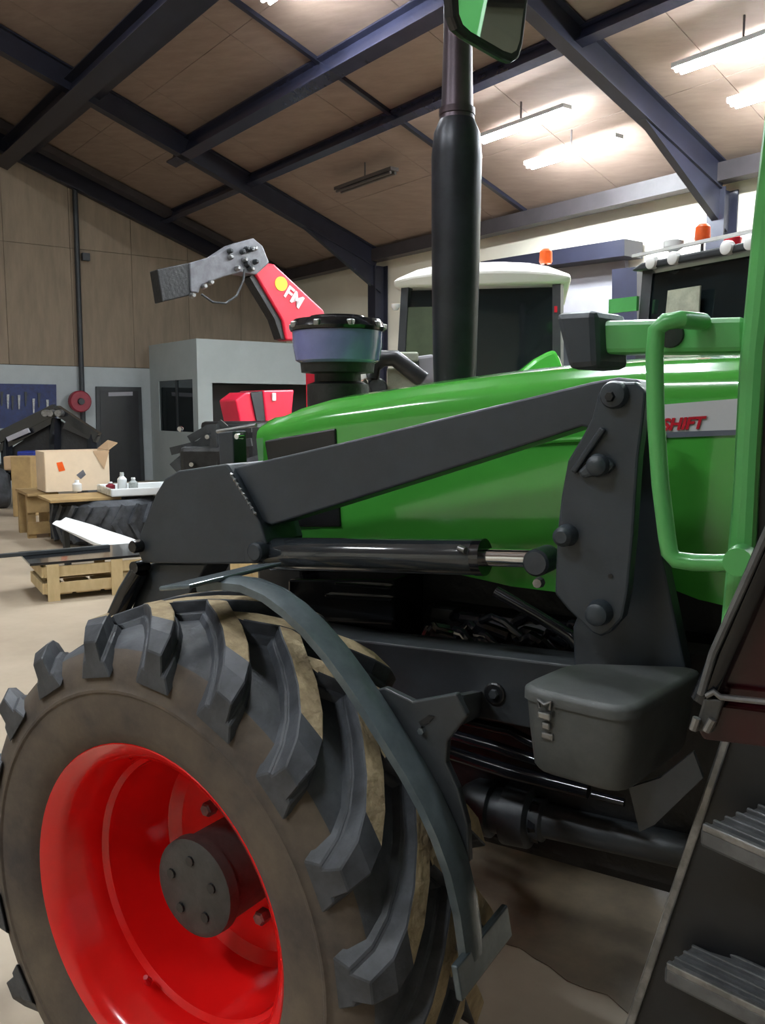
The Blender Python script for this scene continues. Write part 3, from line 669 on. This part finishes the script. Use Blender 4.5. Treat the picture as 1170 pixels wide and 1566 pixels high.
# lift cylinder
CYY = 1.44
lc = mk('lift_cylinder', tube([aY(412, 847, CYY), aY(418, 847, CYY), aY(733, 852, CYY), aY(740, 852, CYY)], [.031, .035, .0335, .031], 32), M['ram'], ld, True)
mk('cylinder_gland', tube([aY(728, 852, CYY), aY(742, 852, CYY)], .0345, 28), M['blackgloss'], lc, True)
mk('cylinder_rod', tube([aY(738, 852, CYY), aY(815, 854, CYY)], .0165, 24), M['chrome'], lc, True)
mk('rod_eye', lathe([(-.035, .020), (-.03, .024), (.03, .024), (.035, .020)], aY(829, 857, CYY), (0, 1, 0), 24), M['loader'], lc, True)
mk('rod_eye_nut', lathe([(-.05, .008), (-.036, .010)], aY(837, 885, CYY-.01), (0, 1, 0), 8), M['steel'], lc, True)
mk('cylinder_port', tube([aY(702, 838, CYY-.03), aY(712, 842, CYY-.035)], .006, 10), M['steel'], lc, True)
# mounting bracket and tower
bk = mk('mount_bracket', plateY([(905, 640), (890, 668), (868, 705), (858, 760), (852, 812), (848, 908), (868, 932), (905, 968), (918, 974), (932, 968), (952, 946), (960, 905), (968, 820), (976, 700), (984, 640), (988, 600), (972, 584), (940, 584), (915, 600)], AY-.04, .035), M['loader'], ld, bevel=.004)
mk('bracket_ridge', bar(aY(923, 655, AY-.046), aY(877, 722, AY-.046), .012, .010, (0, 1, 0)), M['loader'], bk, bevel=.003)
mk('lock_lever', plateY([(882, 722), (905, 700), (928, 698), (940, 712), (930, 724), (890, 732)], AY-.056, .016), M['loader'], bk, bevel=.005)
mk('pivot_pin', lathe([(-.030, .012), (-.028, .019), (-.020, .022), (.10, .022)], aY(944, 604, AY-.03), (0, 1, 0), 24), M['loader'], bk, True)
mk('pivot_bolt', lathe([(-.036, .007), (-.030, .009)], aY(941, 607, AY-.03), (0, 1, 0), 6), M['black'], bk)
mk('lever_boss', lathe([(-.030, .008), (-.024, .016), (-.01, .019)], aY(918, 711, AY-.045), (0, 1, 0), 20), M['loader'], bk, True)
mk('bracket_pin', lathe([(-.034, .010), (-.028, .016), (.0, .019)], aY(868, 818, AY-.04), (0, 1, 0), 20), M['loader'], bk, True)
mk('bracket_pin', lathe([(-.030, .012), (-.026, .018), (.0, .022)], aY(918, 936, AY-.04), (0, 1, 0), 20), M['loader'], bk, True)
mk('bracket_bolt_hole', lathe([(-.002, .004), (.0, .004)], aY(934, 881, AY-.04), (0, 1, 0), 8), M['black'], bk)
mk('mount_tower', plateY([(965, 578), (990, 590), (1000, 700), (1012, 850), (1048, 1020), (1050, 1090), (880, 1090), (876, 960), (900, 900), (940, 700)], AY+.08, .05), M['loader'], ld, bevel=.004)
# far side of the loader: second arm and cross tube
far = 2*YC
def mirY(VF): return [Vector((v[0], far-v[1], v[2])) for v in VF[0]], [f[::-1] for f in VF[1]]
mk('loader_arm', mirY(plateY(arm_px, AY, AT)), M['loader'], ld)
mk('elbow_plate', mirY(plateY([(346, 709), (398, 800), (404, 852), (318, 863), (218, 861), (209, 842), (238, 755), (272, 720)], AY-.015, AT+.03)), M['loader'], ld)
mk('loader_leg', mirY(plateY([(226, 862), (318, 862), (268, 960), (150, 1300), (60, 1300), (185, 975)], AY+.01, .09)), M['loader'], ld)
ctp = aY(215, 985, AY+.03)
mk('cross_tube', tube([ctp+Vector((-.02, 0, -.1)), Vector((ctp.x-.02, far-ctp.y, ctp.z-.1))], .06, 20), M['loader'], ld, True)
lb = aY(105, 1290, AY+.05)
cz_ = Vector((lb.x, YC, lb.z))
mk('carriage_beam', box(cz_+Vector((-.02, 0, .02)), (.08, 0, 0), (0, 1.5, 0), (0, 0, .10)), M['loader'], ld, bevel=.006)
for y_ in (AY+.02, far-AY-.02):
    mk('carriage_plate', prism([Vector((lb.x-.10, y_-.01, lb.z+.16)), Vector((lb.x-.02, y_-.01, lb.z+.18)), Vector((lb.x+.05, y_-.01, lb.z-.10)), Vector((lb.x-.12, y_-.01, lb.z-.16))], (0, .02, 0)), M['loader'], ld, bevel=.003)
# small upright bracket standing on the elbow in front of the hood
mk('guard_post', plateY([(333, 662), (356, 659), (358, 712), (336, 712)], 1.62, .05), M['loader'], ld, bevel=.003)
mk('guard_rod', tube([aY(332, 660, 1.64), aY(358, 656, 1.64), aY(392, 650, 1.64)], .0045, 8), M['steel'], ld, True)
mk('guard_bolt', lathe([(-.02, .007), (0, .008)], aY(370, 667, 1.63), (0, 1, 0), 10), M['chrome'], ld, True)
# ================================================================== THINGS BEHIND
def azv(a): a = R(a)-YAW; return Vector((math.sin(a), math.cos(a), 0))
def ground(p): return Vector((p.x, p.y, 0))
# ---- slatted pine crates on the floor
def crate(corner, a, b, L, D, Hh, label, group):
    ex, ey = azv(a), azv(b); t = thing('pine_crate', corner+ex*L/2+ey*D/2, label, 'crate', group)
    o = Vector(corner)
    for z in (.055, .185):
        mk('slat', box(o+ex*L/2+Vector((0, 0, z+.045)), ex*L, ey*.018, (0, 0, .085)), M['wood'], t)
        mk('slat', box(o+ex*L/2+ey*D+Vector((0, 0, z+.045)), ex*L, ey*.018, (0, 0, .085)), M['wood'], t)
        mk('slat', box(o+ey*D/2-ex*.010+Vector((0, 0, z+.045)), ey*D, ex*.018, (0, 0, .085)), M['wood'], t)
        mk('slat', box(o+ey*D/2+ex*(L+.010)+Vector((0, 0, z+.045)), ey*D, ex*.018, (0, 0, .085)), M['wood'], t)
    for i in range(3):
        for j in (-.018, D+.018):
            mk('post', box(o+ex*(.06+(L-.12)*i/2)+ey*j+Vector((0, 0, Hh/2)), ex*.09, ey*.02, (0, 0, Hh)), M['wood'], t)
    for i in range(5): mk('floor_board', box(o+ex*(L*(i+.5)/5)+ey*D/2+Vector((0, 0, .05)), ex*L*.17, ey*(D-.03), (0, 0, .016)), M['wood'], t)
    return t
c1 = aZ(70, 920, 0); crate(c1, 60, -30, 1.1, .62, .29, 'pale pine slatted crate with a black sheet lying on it', 'pine crates on the floor')
ex, ey = azv(60), azv(-30)
bs = mk('black_sheet', box(c1+ex*.42+ey*.31+Vector((0, 0, .302)), ex*1.05, ey*.66, (0, 0, .02)), M['blackgloss'], bevel=.004)
tag(bs, 'flat glossy black sheet lying across the pine crate', 'sheet')
pl = mk('steel_bar', bar(c1+ey*.35+ex*-.75+Vector((0, 0, .328)), c1+ey*.45+ex*.6+Vector((0, 0, .328)), .05, .03), M['chassis'], bevel=.004)
tag(pl, 'long dark steel bar sticking out over the black sheet', 'bar')
c2 = aZ(322, 938, 0); crate(c2, 60, -30, .75, .5, .40, 'pine crate half hidden under the loader elbow', 'pine crates on the floor')
# ---- tyre lying flat, loaded with odds and ends
tc = ground(aD(168, 790, 10.0))
tt = thing('spare_tyre', tc, 'black tractor tyre lying flat beyond the pine crate', 'tyre')
mk('tyre_body', lathe([(0.02, .36), (.0, .50), (.06, .58), (.25, .62), (.44, .58), (.50, .50), (.48, .36)], tc, (0, 0, 1), 48, closed=True), M['rubber'], tt, True)
for k in range(22):
    a = 2*math.pi*k/22; d = Vector((math.cos(a), math.sin(a), 0)); s = Vector((-d.y, d.x, 0))
    for z0, z1 in ((.05, .26), (.45, .24)):
        mk('tread_lug', bar(tc+d*.615+s*.06+Vector((0, 0, z0)), tc+d*.625-s*.06+Vector((0, 0, z1)), .05, .05), M['rubber'], tt)
ws = mk('wooden_board', box(tc+azv(60)*-.35+azv(-30)*-.1+Vector((0, 0, .515)), azv(58)*.75, azv(-32)*.7, (0, 0, .03)), M['wood2'], bevel=.004)
tag(ws, 'brown wooden board lying on the flat tyre', 'board')
ty = tc+azv(60)*.36+azv(-30)*-.12+Vector((0, 0, .53))
tray = thing('plastic_tray', ty, 'shiny white plastic tray on top of the flat tyre', 'tray')
mk('tray_base', box(ty+Vector((0, 0, .01)), azv(60)*.85, azv(-30)*.7, (0, 0, .015)), M['wrap'], tray)
for s, L_, w_ in ((-.35, .85, 0), (.35, .85, 0)):
    mk('tray_rim', box(ty+azv(-30)*s+Vector((0, 0, .05)), azv(60)*.88, azv(-30)*.03, (0, 0, .085)), M['white'], tray, bevel=.01)
for s in (-.43, .43): mk('tray_rim', box(ty+azv(60)*s+Vector((0, 0, .05)), azv(60)*.03, azv(-30)*.7, (0, 0, .085)), M['wrap'], tray, bevel=.01)
for i, (x, y, hgt, m_, lb) in enumerate(((187, 722, .22, 'white', 'tall white spray bottle standing on the plastic tray'), (204, 722, .16, 'wrap', 'short grey bottle beside the tall white bottle on the tray'), (169, 724, .11, 'redreel', 'small dark red can on the plastic tray'), (118, 738, .13, 'white', 'white cup standing before the cardboard box'))):
    p = aZ(x, y+8, .56); p = ground(aD(x, 745, 9.95)); p.z = .556
    bt = thing('bottle' if i < 2 else 'can' if i == 2 else 'cup', p, lb, 'bottle' if i < 2 else 'can' if i == 2 else 'cup')
    mk('bottle_body', lathe([(0, .045), (.01, .052), (hgt*.65, .052), (hgt*.8, .022), (hgt*.86, .022)], p, (0, 0, 1), 16), M[m_], bt, True)
    mk('bottle_cap', lathe([(hgt*.86, .026), (hgt, .022)], p, (0, 0, 1), 12), M['white' if i else 'wrap'], bt, True)
# ---- old crate with the cardboard box
oc = ground(aD(66, 830, 10.2)); ex, ey = azv(58), azv(-32)
ow = thing('wooden_stand', oc, 'rough brown wooden stand at the end of the flat tyre', 'stand')
for i in (-.12, .12):
    for j in (0, .55): mk('post', box(oc+ex*i+ey*j+Vector((0, 0, .25)), ex*.09, ey*.09, (0, 0, .5)), M['wood2'], ow)
mk('cross_board', box(oc+Vector((0, 0, .12))-ey*.055, ex*.34, ey*.02, (0, 0, .14)), M['wood2'], ow)
mk('cross_board', box(oc+Vector((0, 0, .40))-ey*.055, ex*.34, ey*.02, (0, 0, .20)), M['wood2'], ow)
mk('top_board', box(oc+ex*.0+ey*.27+Vector((0, 0, .515)), ex*.34, ey*.80, (0, 0, .03)), M['wood2'], ow)
cbp = ground(aD(112, 735, 10.35)); cbp.z = .545
cbx = thing('cardboard_box', cbp, 'open pale cardboard box with a small red mark on its side', 'box')
W_, D_, H_ = .72, .5, .46
for nm_, c_, sx, sy, sz in (('box_side', cbp-ey*D_/2+Vector((0, 0, H_/2)), ex*W_, ey*.012, H_), ('box_side', cbp+ey*D_/2+Vector((0, 0, H_/2)), ex*W_, ey*.012, H_), ('box_side', cbp-ex*W_/2+Vector((0, 0, H_/2)), ex*.012, ey*(D_-.014), H_), ('box_side', cbp+ex*W_/2+Vector((0, 0, H_/2)), ex*.012, ey*(D_-.014), H_)):
    mk(nm_, box(c_, sx, sy, (0, 0, sz)), M['card'], cbx)
mk('box_bottom', box(cbp+Vector((0, 0, .008)), ex*W_, ey*D_, (0, 0, .012)), M['card'], cbx)
fl = cbp+ex*W_/2+Vector((0, 0, H_))
mk('box_flap', prism([fl-ey*.25, fl+ey*.25, fl+ey*.22+ex*.12+Vector((0, 0, .10)), fl-ey*.22+ex*.12+Vector((0, 0, .08))], (0, 0, .01)), M['cardin'], cbx)
mk('box_flap', prism([fl-ey*.256+ex*.01, fl-ey*.256-ex*.18, fl-ey*.262-ex*.06+Vector((0, 0, -.22))], ey*-.004), M['cardin'], cbx)
rmk = cbp-ey*(D_/2+.007)-ex*.19+Vector((0, 0, H_*.62))
mk('red_mark', prism([rmk-ex*.045+Vector((0, 0, .05)), rmk+ex*.02+Vector((0, 0, .06)), rmk+ex*.05+Vector((0, 0, -.04)), rmk-ex*.02+Vector((0, 0, -.055))], ey*-.002), M['amber'], cbx)
gm = rmk+ex*.22+Vector((0, 0, -.10))
mk('grey_mark', prism([gm-ex*.05, gm+ex*.03+Vector((0, 0, .06)), gm+ex*.06, gm+Vector((0, 0, -.05))], ey*-.002), M['cranegrey'], cbx)
# ---- white mudguard leaning between the crates
wm = thing('white_mudguard', ground(aD(150, 850, 8.2)), 'curved white plastic mudguard lying above the black sheet', 'mudguard')
cpx = [(86, 796, 6), (104, 801, 12), (128, 808, 18), (150, 816, 22), (172, 823, 22), (190, 829, 20), (202, 834, 14)]
V = []; F = []
for x, y, hh in cpx:
    p = aD(x, y, 8.2); q = aD(x, y+hh, 8.1)
    for k in range(5):
        t = k/4.0; r_ = p.lerp(q, t)-FW*(.10*math.sin(math.pi*t)); V.append(r_)
    V.append(p+FW*.25); V.append(q+FW*.25)
for i in range(len(cpx)-1):
    for k in range(7): F.append([i*7+k, i*7+(k+1) % 7, (i+1)*7+(k+1) % 7, (i+1)*7+k])
F += [list(range(7)), [(len(cpx)-1)*7+k for k in range(7)]]
mk('mudguard_shell', (V, F), M['white'], wm, True)
mk('mudguard_stay', bar(aD(100, 812, 8.3), ground(aD(104, 860, 8.3)), .06, .03), M['frame'], wm)
mk('mudguard_stay', bar(aD(182, 836, 8.3), ground(aD(180, 860, 8.3)), .06, .03), M['frame'], wm)
# ---- black implement by the far wall
imp = thing('field_implement', ground(aD(60, 740, 13)), 'black folded field implement with blue housing before the tool board', 'implement')
dI = 13.0
def ib(a, b, w_, m_='blackgloss', nme='frame_beam', d=dI): return mk(nme, bar(aD(*a, d), aD(*b, d), w_, w_), M[m_], imp)
ib((-30, 684), (86, 626), .16); ib((86, 626), (150, 668), .13); ib((-30, 702), (84, 640), .10); ib((84, 640), (84, 735), .12); ib((10, 670), (12, 735), .12)
ib((100, 650), (150, 672), .10); ib((-30, 716), (150, 716), .12); ib((140, 665), (142, 735), .10)
ib((12, 672), (44, 658), .07, 'doorgrey', 'ram', 12.85)
for x in (72, 80, 92): mk('joint_pin', lathe([(-.1, .05), (.1, .06)], aD(x, 632, 12.9), FW, 12), M['steel'], imp, True)
mk('blue_housing', box(aD(46, 703, 12.8), RT*.26, FW*.3, (0, 0, .26)), M['bluepaint'], imp, bevel=.02)
mk('tan_housing', box(aD(22, 708, 12.6), RT*.24, FW*.2, (0, 0, .20)), M['cardin'], imp, bevel=.02)
mk('infill_panel', prism([aD(10, 690, 13.05), aD(86, 640, 13.05), aD(140, 672, 13.05), aD(140, 735, 13.05), aD(10, 735, 13.05)], FW*.05), M['engine'], imp)
for x in (0, 132):
    p = ground(aD(x, 700, 13.1)); mk('support_wheel', lathe([(-.1, .18), (-.1, .30), (-.06, .34), (.06, .34), (.1, .30), (.1, .18)], p+Vector((0, 0, .34)), azv(60), 28), M['rubber'], imp, True)
ybk = mk('timber_block', box(ground(aD(40, 745, 12.2))+Vector((0, 0, .42)), RT*.28, FW*.3, (0, 0, .84)), M['wood2'], bevel=.01)
tag(ybk, 'squat yellowish timber block before the black implement', 'block')
# ---- dark attachment beyond the hood nose
at = thing('loader_attachment', ground(aD(310, 700, 5.6)), 'dark hydraulic attachment with shiny fittings beyond the hood nose', 'attachment')
dA = 5.6
for a, b, w_ in (((265, 715), (330, 660), .06), ((300, 700), (345, 648), .08), ((262, 690), (335, 672), .05), ((330, 650), (332, 760), .10), ((290, 672), (320, 655), .05), ((270, 712), (350, 700), .08), ((350, 655), (385, 655), .05), ((352, 680), (385, 676), .05)):
    mk('attachment_bar', bar(aD(*a, dA), aD(*b, dA), w_, w_), M['chassis'], at)
for x, y in ((276, 656), (294, 710), (318, 668)): mk('shiny_fitting', lathe([(-.03, .014), (0, .02), (.03, .014)], aD(x, y, dA-.1), FW, 12), M['chrome'], at, True)
mk('attachment_body', box(aD(318, 740, dA+.1), RT*.30, FW*.3, (0, 0, .5)), M['engine'], at, bevel=.03)
mk('attachment_foot', box(ground(aD(318, 740, dA+.1))+Vector((0, 0, .03)), RT*.5, FW*.4, (0, 0, .06)), M['chassis'], at)
for x in (300, 336): mk('attachment_leg', bar(aD(x, 740, dA+.1), ground(aD(x, 740, dA+.1)), .08, .08), M['chassis'], at)
# ---- red hopper standing in front of the booth
vh = 10.6
hp_ = thing('seed_hopper', ground(aV(405, 640, vh+.3)), 'bright red hopper with a dark stripe in front of the booth opening', 'hopper')
mk('hopper_shell', plateV([(402, 597), (450, 596), (446, 640), (436, 672), (410, 672)], vh, .7), M['hopper'], hp_, bevel=.02)
mk('hopper_band', plateV([(384, 601), (402, 598), (411, 668), (398, 668)], vh+.02, .6), M['frame'], hp_)
mk('hopper_side', plateV([(360, 612), (376, 600), (386, 600), (399, 668), (372, 668)], vh+.05, .5), M['hopper'], hp_, bevel=.02)
mk('hopper_latch', box(aV(419, 607, vh-.02), BU*.06, BV*.03, (0, 0, .11)), M['lens'], hp_, bevel=.01)
for x in (378, 440): mk('hopper_leg', bar(aV(x, 665, vh+.3), ground(aV(x, 665, vh+.3)), .08, .08), M['frame'], hp_)
# ---- red knuckle-boom crane
vc = 8.6
cr = thing('knuckle_boom_crane', ground(aV(500, 600, vc+.15)), 'red crane boom with grey knuckle and yellow disc rising above the booth', 'crane')
bm_ = mk('crane_boom', plateV([(389, 417), (408, 402), (420, 404), (495, 474), (503, 500), (470, 520), (438, 520), (432, 490)], vc, .22), M['cranered'], cr, bevel=.02)
mk('boom_underside', plateV([(389, 417), (432, 490), (438, 520), (430, 518), (420, 488), (382, 424)], vc+.03, .16), M['engine'], cr)
yo = aV(430, 434, vc-.003)
mk('yellow_disc', lathe([(-.004, .078), (.004, .078)], yo, BV, 28), M['yellow'], bm_)
tx = aV(433, 449, vc-.006)
text_mesh('lettering', 'FM', .20, M['whitetext'], bm_, tx-Vector((0, 0, .015)), aV(470, 478, vc)-aV(433, 446, vc), Vector((0, 0, 1)), extr=.003, bold=.006)
mk('crane_knuckle', plateV([(290, 402), (330, 390), (358, 372), (388, 364), (402, 376), (412, 402), (392, 420), (368, 416), (340, 424), (308, 436), (304, 448), (292, 446)], vc-.04, .24), M['cranegrey'], cr, bevel=.012)
mk('crane_head', plateV([(240, 412), (288, 402), (296, 440), (290, 452), (248, 462)], vc-.02, .2), M['engine'], cr, bevel=.012)
random.seed(5)
for k in range(13):
    x = 350+random.uniform(0, 42); y = 376+random.uniform(0, 38)
    mk('hydraulic_fitting', lathe([(-.07, .014), (-.05, .026), (.0, .03)], aV(x, y, vc-.04), BV, 10), M['steel' if k % 2 else 'frame'], cr, True)
for x, y in ((312, 438), (322, 432), (294, 452)): mk('hydraulic_fitting', lathe([(-.05, .02), (.02, .03)], aV(x, y, vc-.04), BV, 10), M['steel'], cr, True)
mk('crane_hose', tube([aV(x, y, vc-.08) for x, y in ((374, 412), (372, 430), (362, 452), (345, 464), (325, 462), (308, 450))], .012, 8), M['frame'], cr, True)
mk('crane_column', prism([aV(482, 500, vc+.02), aV(520, 495, vc+.02), aV(526, 640, vc+.02), aV(484, 640, vc+.02)], BV*.22), M['cranered'], cr)
mk('crane_base', bbox(B(0, 0).x+4.4, 6.0, vc-.3, vc+.9, 0, 1.35), M['engine'], cr, bevel=.05)

# ---- two more tractors
def back_tractor(px, depth, a_right, label, W, zr, roofm, roof_t, slope, body, name='parked_tractor'):
    c = ground(aD(px, 600, depth)); ex, ey = azv(a_right), azv(a_right-90); Z = lambda z: Vector((0, 0, z))
    t = thing(name, c, label, 'tractor', 'tractors parked along the long wall')
    D = 1.5; h = zr-roof_t
    P = lambda a, b, z: c+ex*a+ey*b+Z(z)
    # roof: bowed slab
    V = []; F = []; n_ = 9
    for i in range(n_):
        s = -1+2*i/(n_-1); a = s*W/2; crown = roof_t*(1-.55*abs(s)**3)
        for b, z in ((-D/2-.06, h+.02), (-D/2-.10, h+.02+crown*.5), (-D/2+.02, h+crown), (D/2-.02, h+crown), (D/2+.08, h+crown*.5), (D/2+.05, h+.02)): V.append(P(a, b, z))
    for i in range(n_-1):
        for k in range(6): F.append([i*6+k, i*6+(k+1) % 6, (i+1)*6+(k+1) % 6, (i+1)*6+k])
    F += [list(range(6)), [(n_-1)*6+k for k in range(6)]]
    rf = mk('cab_roof', (V, F), M[roofm], t, bevel=.02)
    w2 = W/2-.07
    for s in (-1, 1):
        for b in (-D/2, D/2):
            mk('cab_pillar', bar(P(s*(w2+.0)+(-slope if s < 0 else 0), b, 1.25), P(s*(w2-.03), b, h+.03), .07, .07), M['frame'], t)
    mk('door_glass', prism([P(-w2-slope, -D/2, 1.3), P(w2, -D/2, 1.3), P(w2-.03, -D/2, h), P(-w2+.03, -D/2, h)], ey*.01), M['glassdark'], t)
    mk('windscreen', prism([P(-w2-slope, -D/2, 1.3), P(-w2-slope, D/2, 1.3), P(-w2+.03, D/2, h), P(-w2+.03, -D/2, h)], ex*.01), M['glassdark'], t)
    mk('rear_glass', prism([P(w2, -D/2, 1.3), P(w2, D/2, 1.3), P(w2-.03, D/2, h), P(w2-.03, -D/2, h)], ex*-.01), M['glassdark'], t)
    mk('cab_base', box(P(0, 0, 1.1), ex*(W-.05), ey*D, Z(.45)), M['frame'], t)
    mk('chassis', box(P(-.7, 0, .75), ex*2.6, ey*.5, Z(.4)), M['engine'], t)
    wr = W/2+.02
    for b in (-.85, .85):
        wl = mk('rear_wheel', lathe([(-.22, .40), (-.25, .60), (-.22, .78), (-.1, .84), (.1, .84), (.22, .78), (.25, .60), (.22, .40)], P(wr, b, .84), ey, 36), M['rubber'], t, True)
        mk('wheel_rim', lathe([(-.20, .40), (-.14, .38), (-.05, .15), (.05, .15), (.2, .40)], P(wr, b, .84), ey, 28), M[body], t, True)
        mk('front_wheel', lathe([(-.16, .28), (-.19, .42), (-.16, .56), (.16, .56), (.19, .42), (.16, .28)], P(-1.75, b*.95, .56), ey, 32), M['rubber'], t, True)
        # fender arch
        V = []; F = []
        for k in range(9):
            th = R(20+150*k/8)
            for dy in (-.26, .26):
                for r_ in (.90, .935): V.append(P(wr+math.cos(th)*r_, b+dy, .86+math.sin(th)*r_))
        for k in range(8):
            q = k*4; F += [[q, q+1, q+5, q+4], [q+2, q+6, q+7, q+3], [q, q+4, q+6, q+2], [q+1, q+3, q+7, q+5]]
        F += [[0, 2, 3, 1], [32, 33, 35, 34]]
        mk('fender', (V, F), M[body], t)
    return t, P, rf, h, W, D
t2, P2, rf2, h2, W2, D2 = back_tractor(742, 8.0, 100, 'parked tractor with white cab roof behind the exhaust pipe', 1.44, 2.70, 'roofwhite', .22, .04, 'green')
def beacon(P, a, b, z, t, hgt=.12):
    mk('beacon_stem', tube([P(a, b, z), P(a, b, z+hgt)], .012, 8), M['frame'], t)
    return mk('beacon', lathe([(0, .045), (.02, .055), (.10, .05), (.12, .03)], P(a, b, z+hgt), (0, 0, 1), 16), M['amber'], t, True)
beacon(P2, .52, -.6, 2.56, t2, .13)
mk('cab_lamp', lathe([(-.03, .02), (0, .035), (.02, .035)], P2(-.70, -.85, 2.34), (0, 0, 1), 12), M['lens'], t2, True)
mk('tail_light', box(P2(.62, -.77, 2.30), azv(100)*.05, azv(10)*.03, (0, 0, .05)), M['redlens'], t2)
mk('side_curtain', box(P2(-.48, -.775, 1.98), azv(100)*.30, azv(10)*.012, (0, 0, .72)), M['olive'], t2)
mk('seat', box(P2(.12, .0, 1.65), azv(100)*.4, azv(10)*.5, (0, 0, .6)), M['frame'], t2, bevel=.05)
ff = [(786, 584), (800, 564), (818, 549), (836, 539), (850, 534), (857, 548), (863, 566), (868, 590)]
mk('front_mudguard', prism([aD(x, y, 7.0) for x, y in ff], FW*.35), M['green'], t2, bevel=.03)
mk('mudguard_post', bar(aD(830, 580, 7.2), P2(.45, -.5, 1.2), .06, .06), M['frame'], t2)
# ---- bare engine standing between the hood and that tractor
dE = 5.4; eng = thing('engine_unit', ground(aD(610, 600, dE)), 'pale green bare engine with black hose behind the precleaner', 'engine')
def eb(x0, x1, y0, y1, dep, m_, nme, bv=.012): return mk(nme, prism([aD(x0, y0, dE), aD(x1, y0, dE), aD(x1, y1, dE), aD(x0, y1, dE)], FW*dep), M[m_], eng, bevel=bv)
eb(592, 642, 562, 660, .4, 'paleg', 'engine_casting'); eb(608, 640, 538, 553, .3, 'paleg', 'rocker_cover')
mk('heat_shield', prism([aD(x, y, dE+.05) for x, y in ((636, 545), (664, 541), (670, 570), (674, 640), (640, 640))], FW*.2), M['doorgrey'], eng, bevel=.02)
mk('air_hose', tube([aD(x, y, dE-.06) for x, y in ((567, 580), (570, 560), (585, 548), (604, 548), (622, 562), (648, 582))], .052, 14), M['black'], eng, True)
mk('white_canister', tube([aD(553, 560, dE-.1), aD(552, 566, dE-.1), aD(557, 580, dE-.1)], [.012, .024, .02], 12), M['lens'], eng, True)
mk('pulley', lathe([(-.03, .055), (-.01, .065), (.01, .065), (.03, .055)], aD(577, 594, dE-.05), FW, 20), M['chassis'], eng, True)
mk('bracket_pipe', tube([aD(556, 582, dE-.08), aD(564, 596, dE-.08), aD(562, 620, dE-.08)], .016, 10), M['steel'], eng, True)
e0 = ground(aD(614, 600, dE+.2))
mk('engine_sump', box(e0+Vector((0, 0, 1.0)), RT*.36, FW*.36, (0, 0, .9)), M['engine'], eng, bevel=.04)
for sx in (-.17, .17):
    for sy in (-.16, .16): mk('stand_leg', box(e0+RT*sx+FW*sy+Vector((0, 0, .30)), RT*.05, FW*.05, (0, 0, .60)), M['frame'], eng)
    mk('stand_foot', box(e0+RT*sx+Vector((0, 0, .025)), RT*.07, FW*.55, (0, 0, .05)), M['frame'], eng)

t3, P3, rf3, h3, W3, D3 = back_tractor(1235, 6.0, 62, 'parked tractor with dark lamp-studded cab roof behind the green cross beam', 1.75, 2.60, 'frame', .15, .05, 'green')
beacon(P3, -.55, .48, 2.53, t3, .12)
for b_ in (.62, .42, -.02, -.20):
    mk('roof_lamp', lathe([(-.02, .03), (-.01, .045), (.03, .045)], P3(-.885, b_, 2.505), azv(62), 16), M['lens'], t3, True)
mk('roof_light_ball', lathe([(-.05, .03), (-.02, .07), (.02, .07), (.05, .03)], P3(-.70, .60, 2.64), (0, 0, 1), 16), M['lens'], t3, True)
mk('red_marker_lamp', lathe([(0, .05), (.05, .06), (.08, .03)], P3(-.55, .22, 2.58), (0, 0, 1), 14), M['redlens'], t3, True)
mk('roof_edge', bar(P3(-.88, -.80, 2.575), P3(-.88, .80, 2.575), .03, .02), M['lens'], t3)
mk('cab_curtain', prism([P3(-.882, .52, 1.5), P3(-.882, .20, 1.5), P3(-.862, .20, 2.3), P3(-.862, .48, 2.3)], azv(62)*.012), M['paleg'], t3)
mk('mirror_bracket', bar(P3(-.92, .98, 2.24), P3(-.88, .74, 2.24), .03, .10), M['greenrail'], t3)
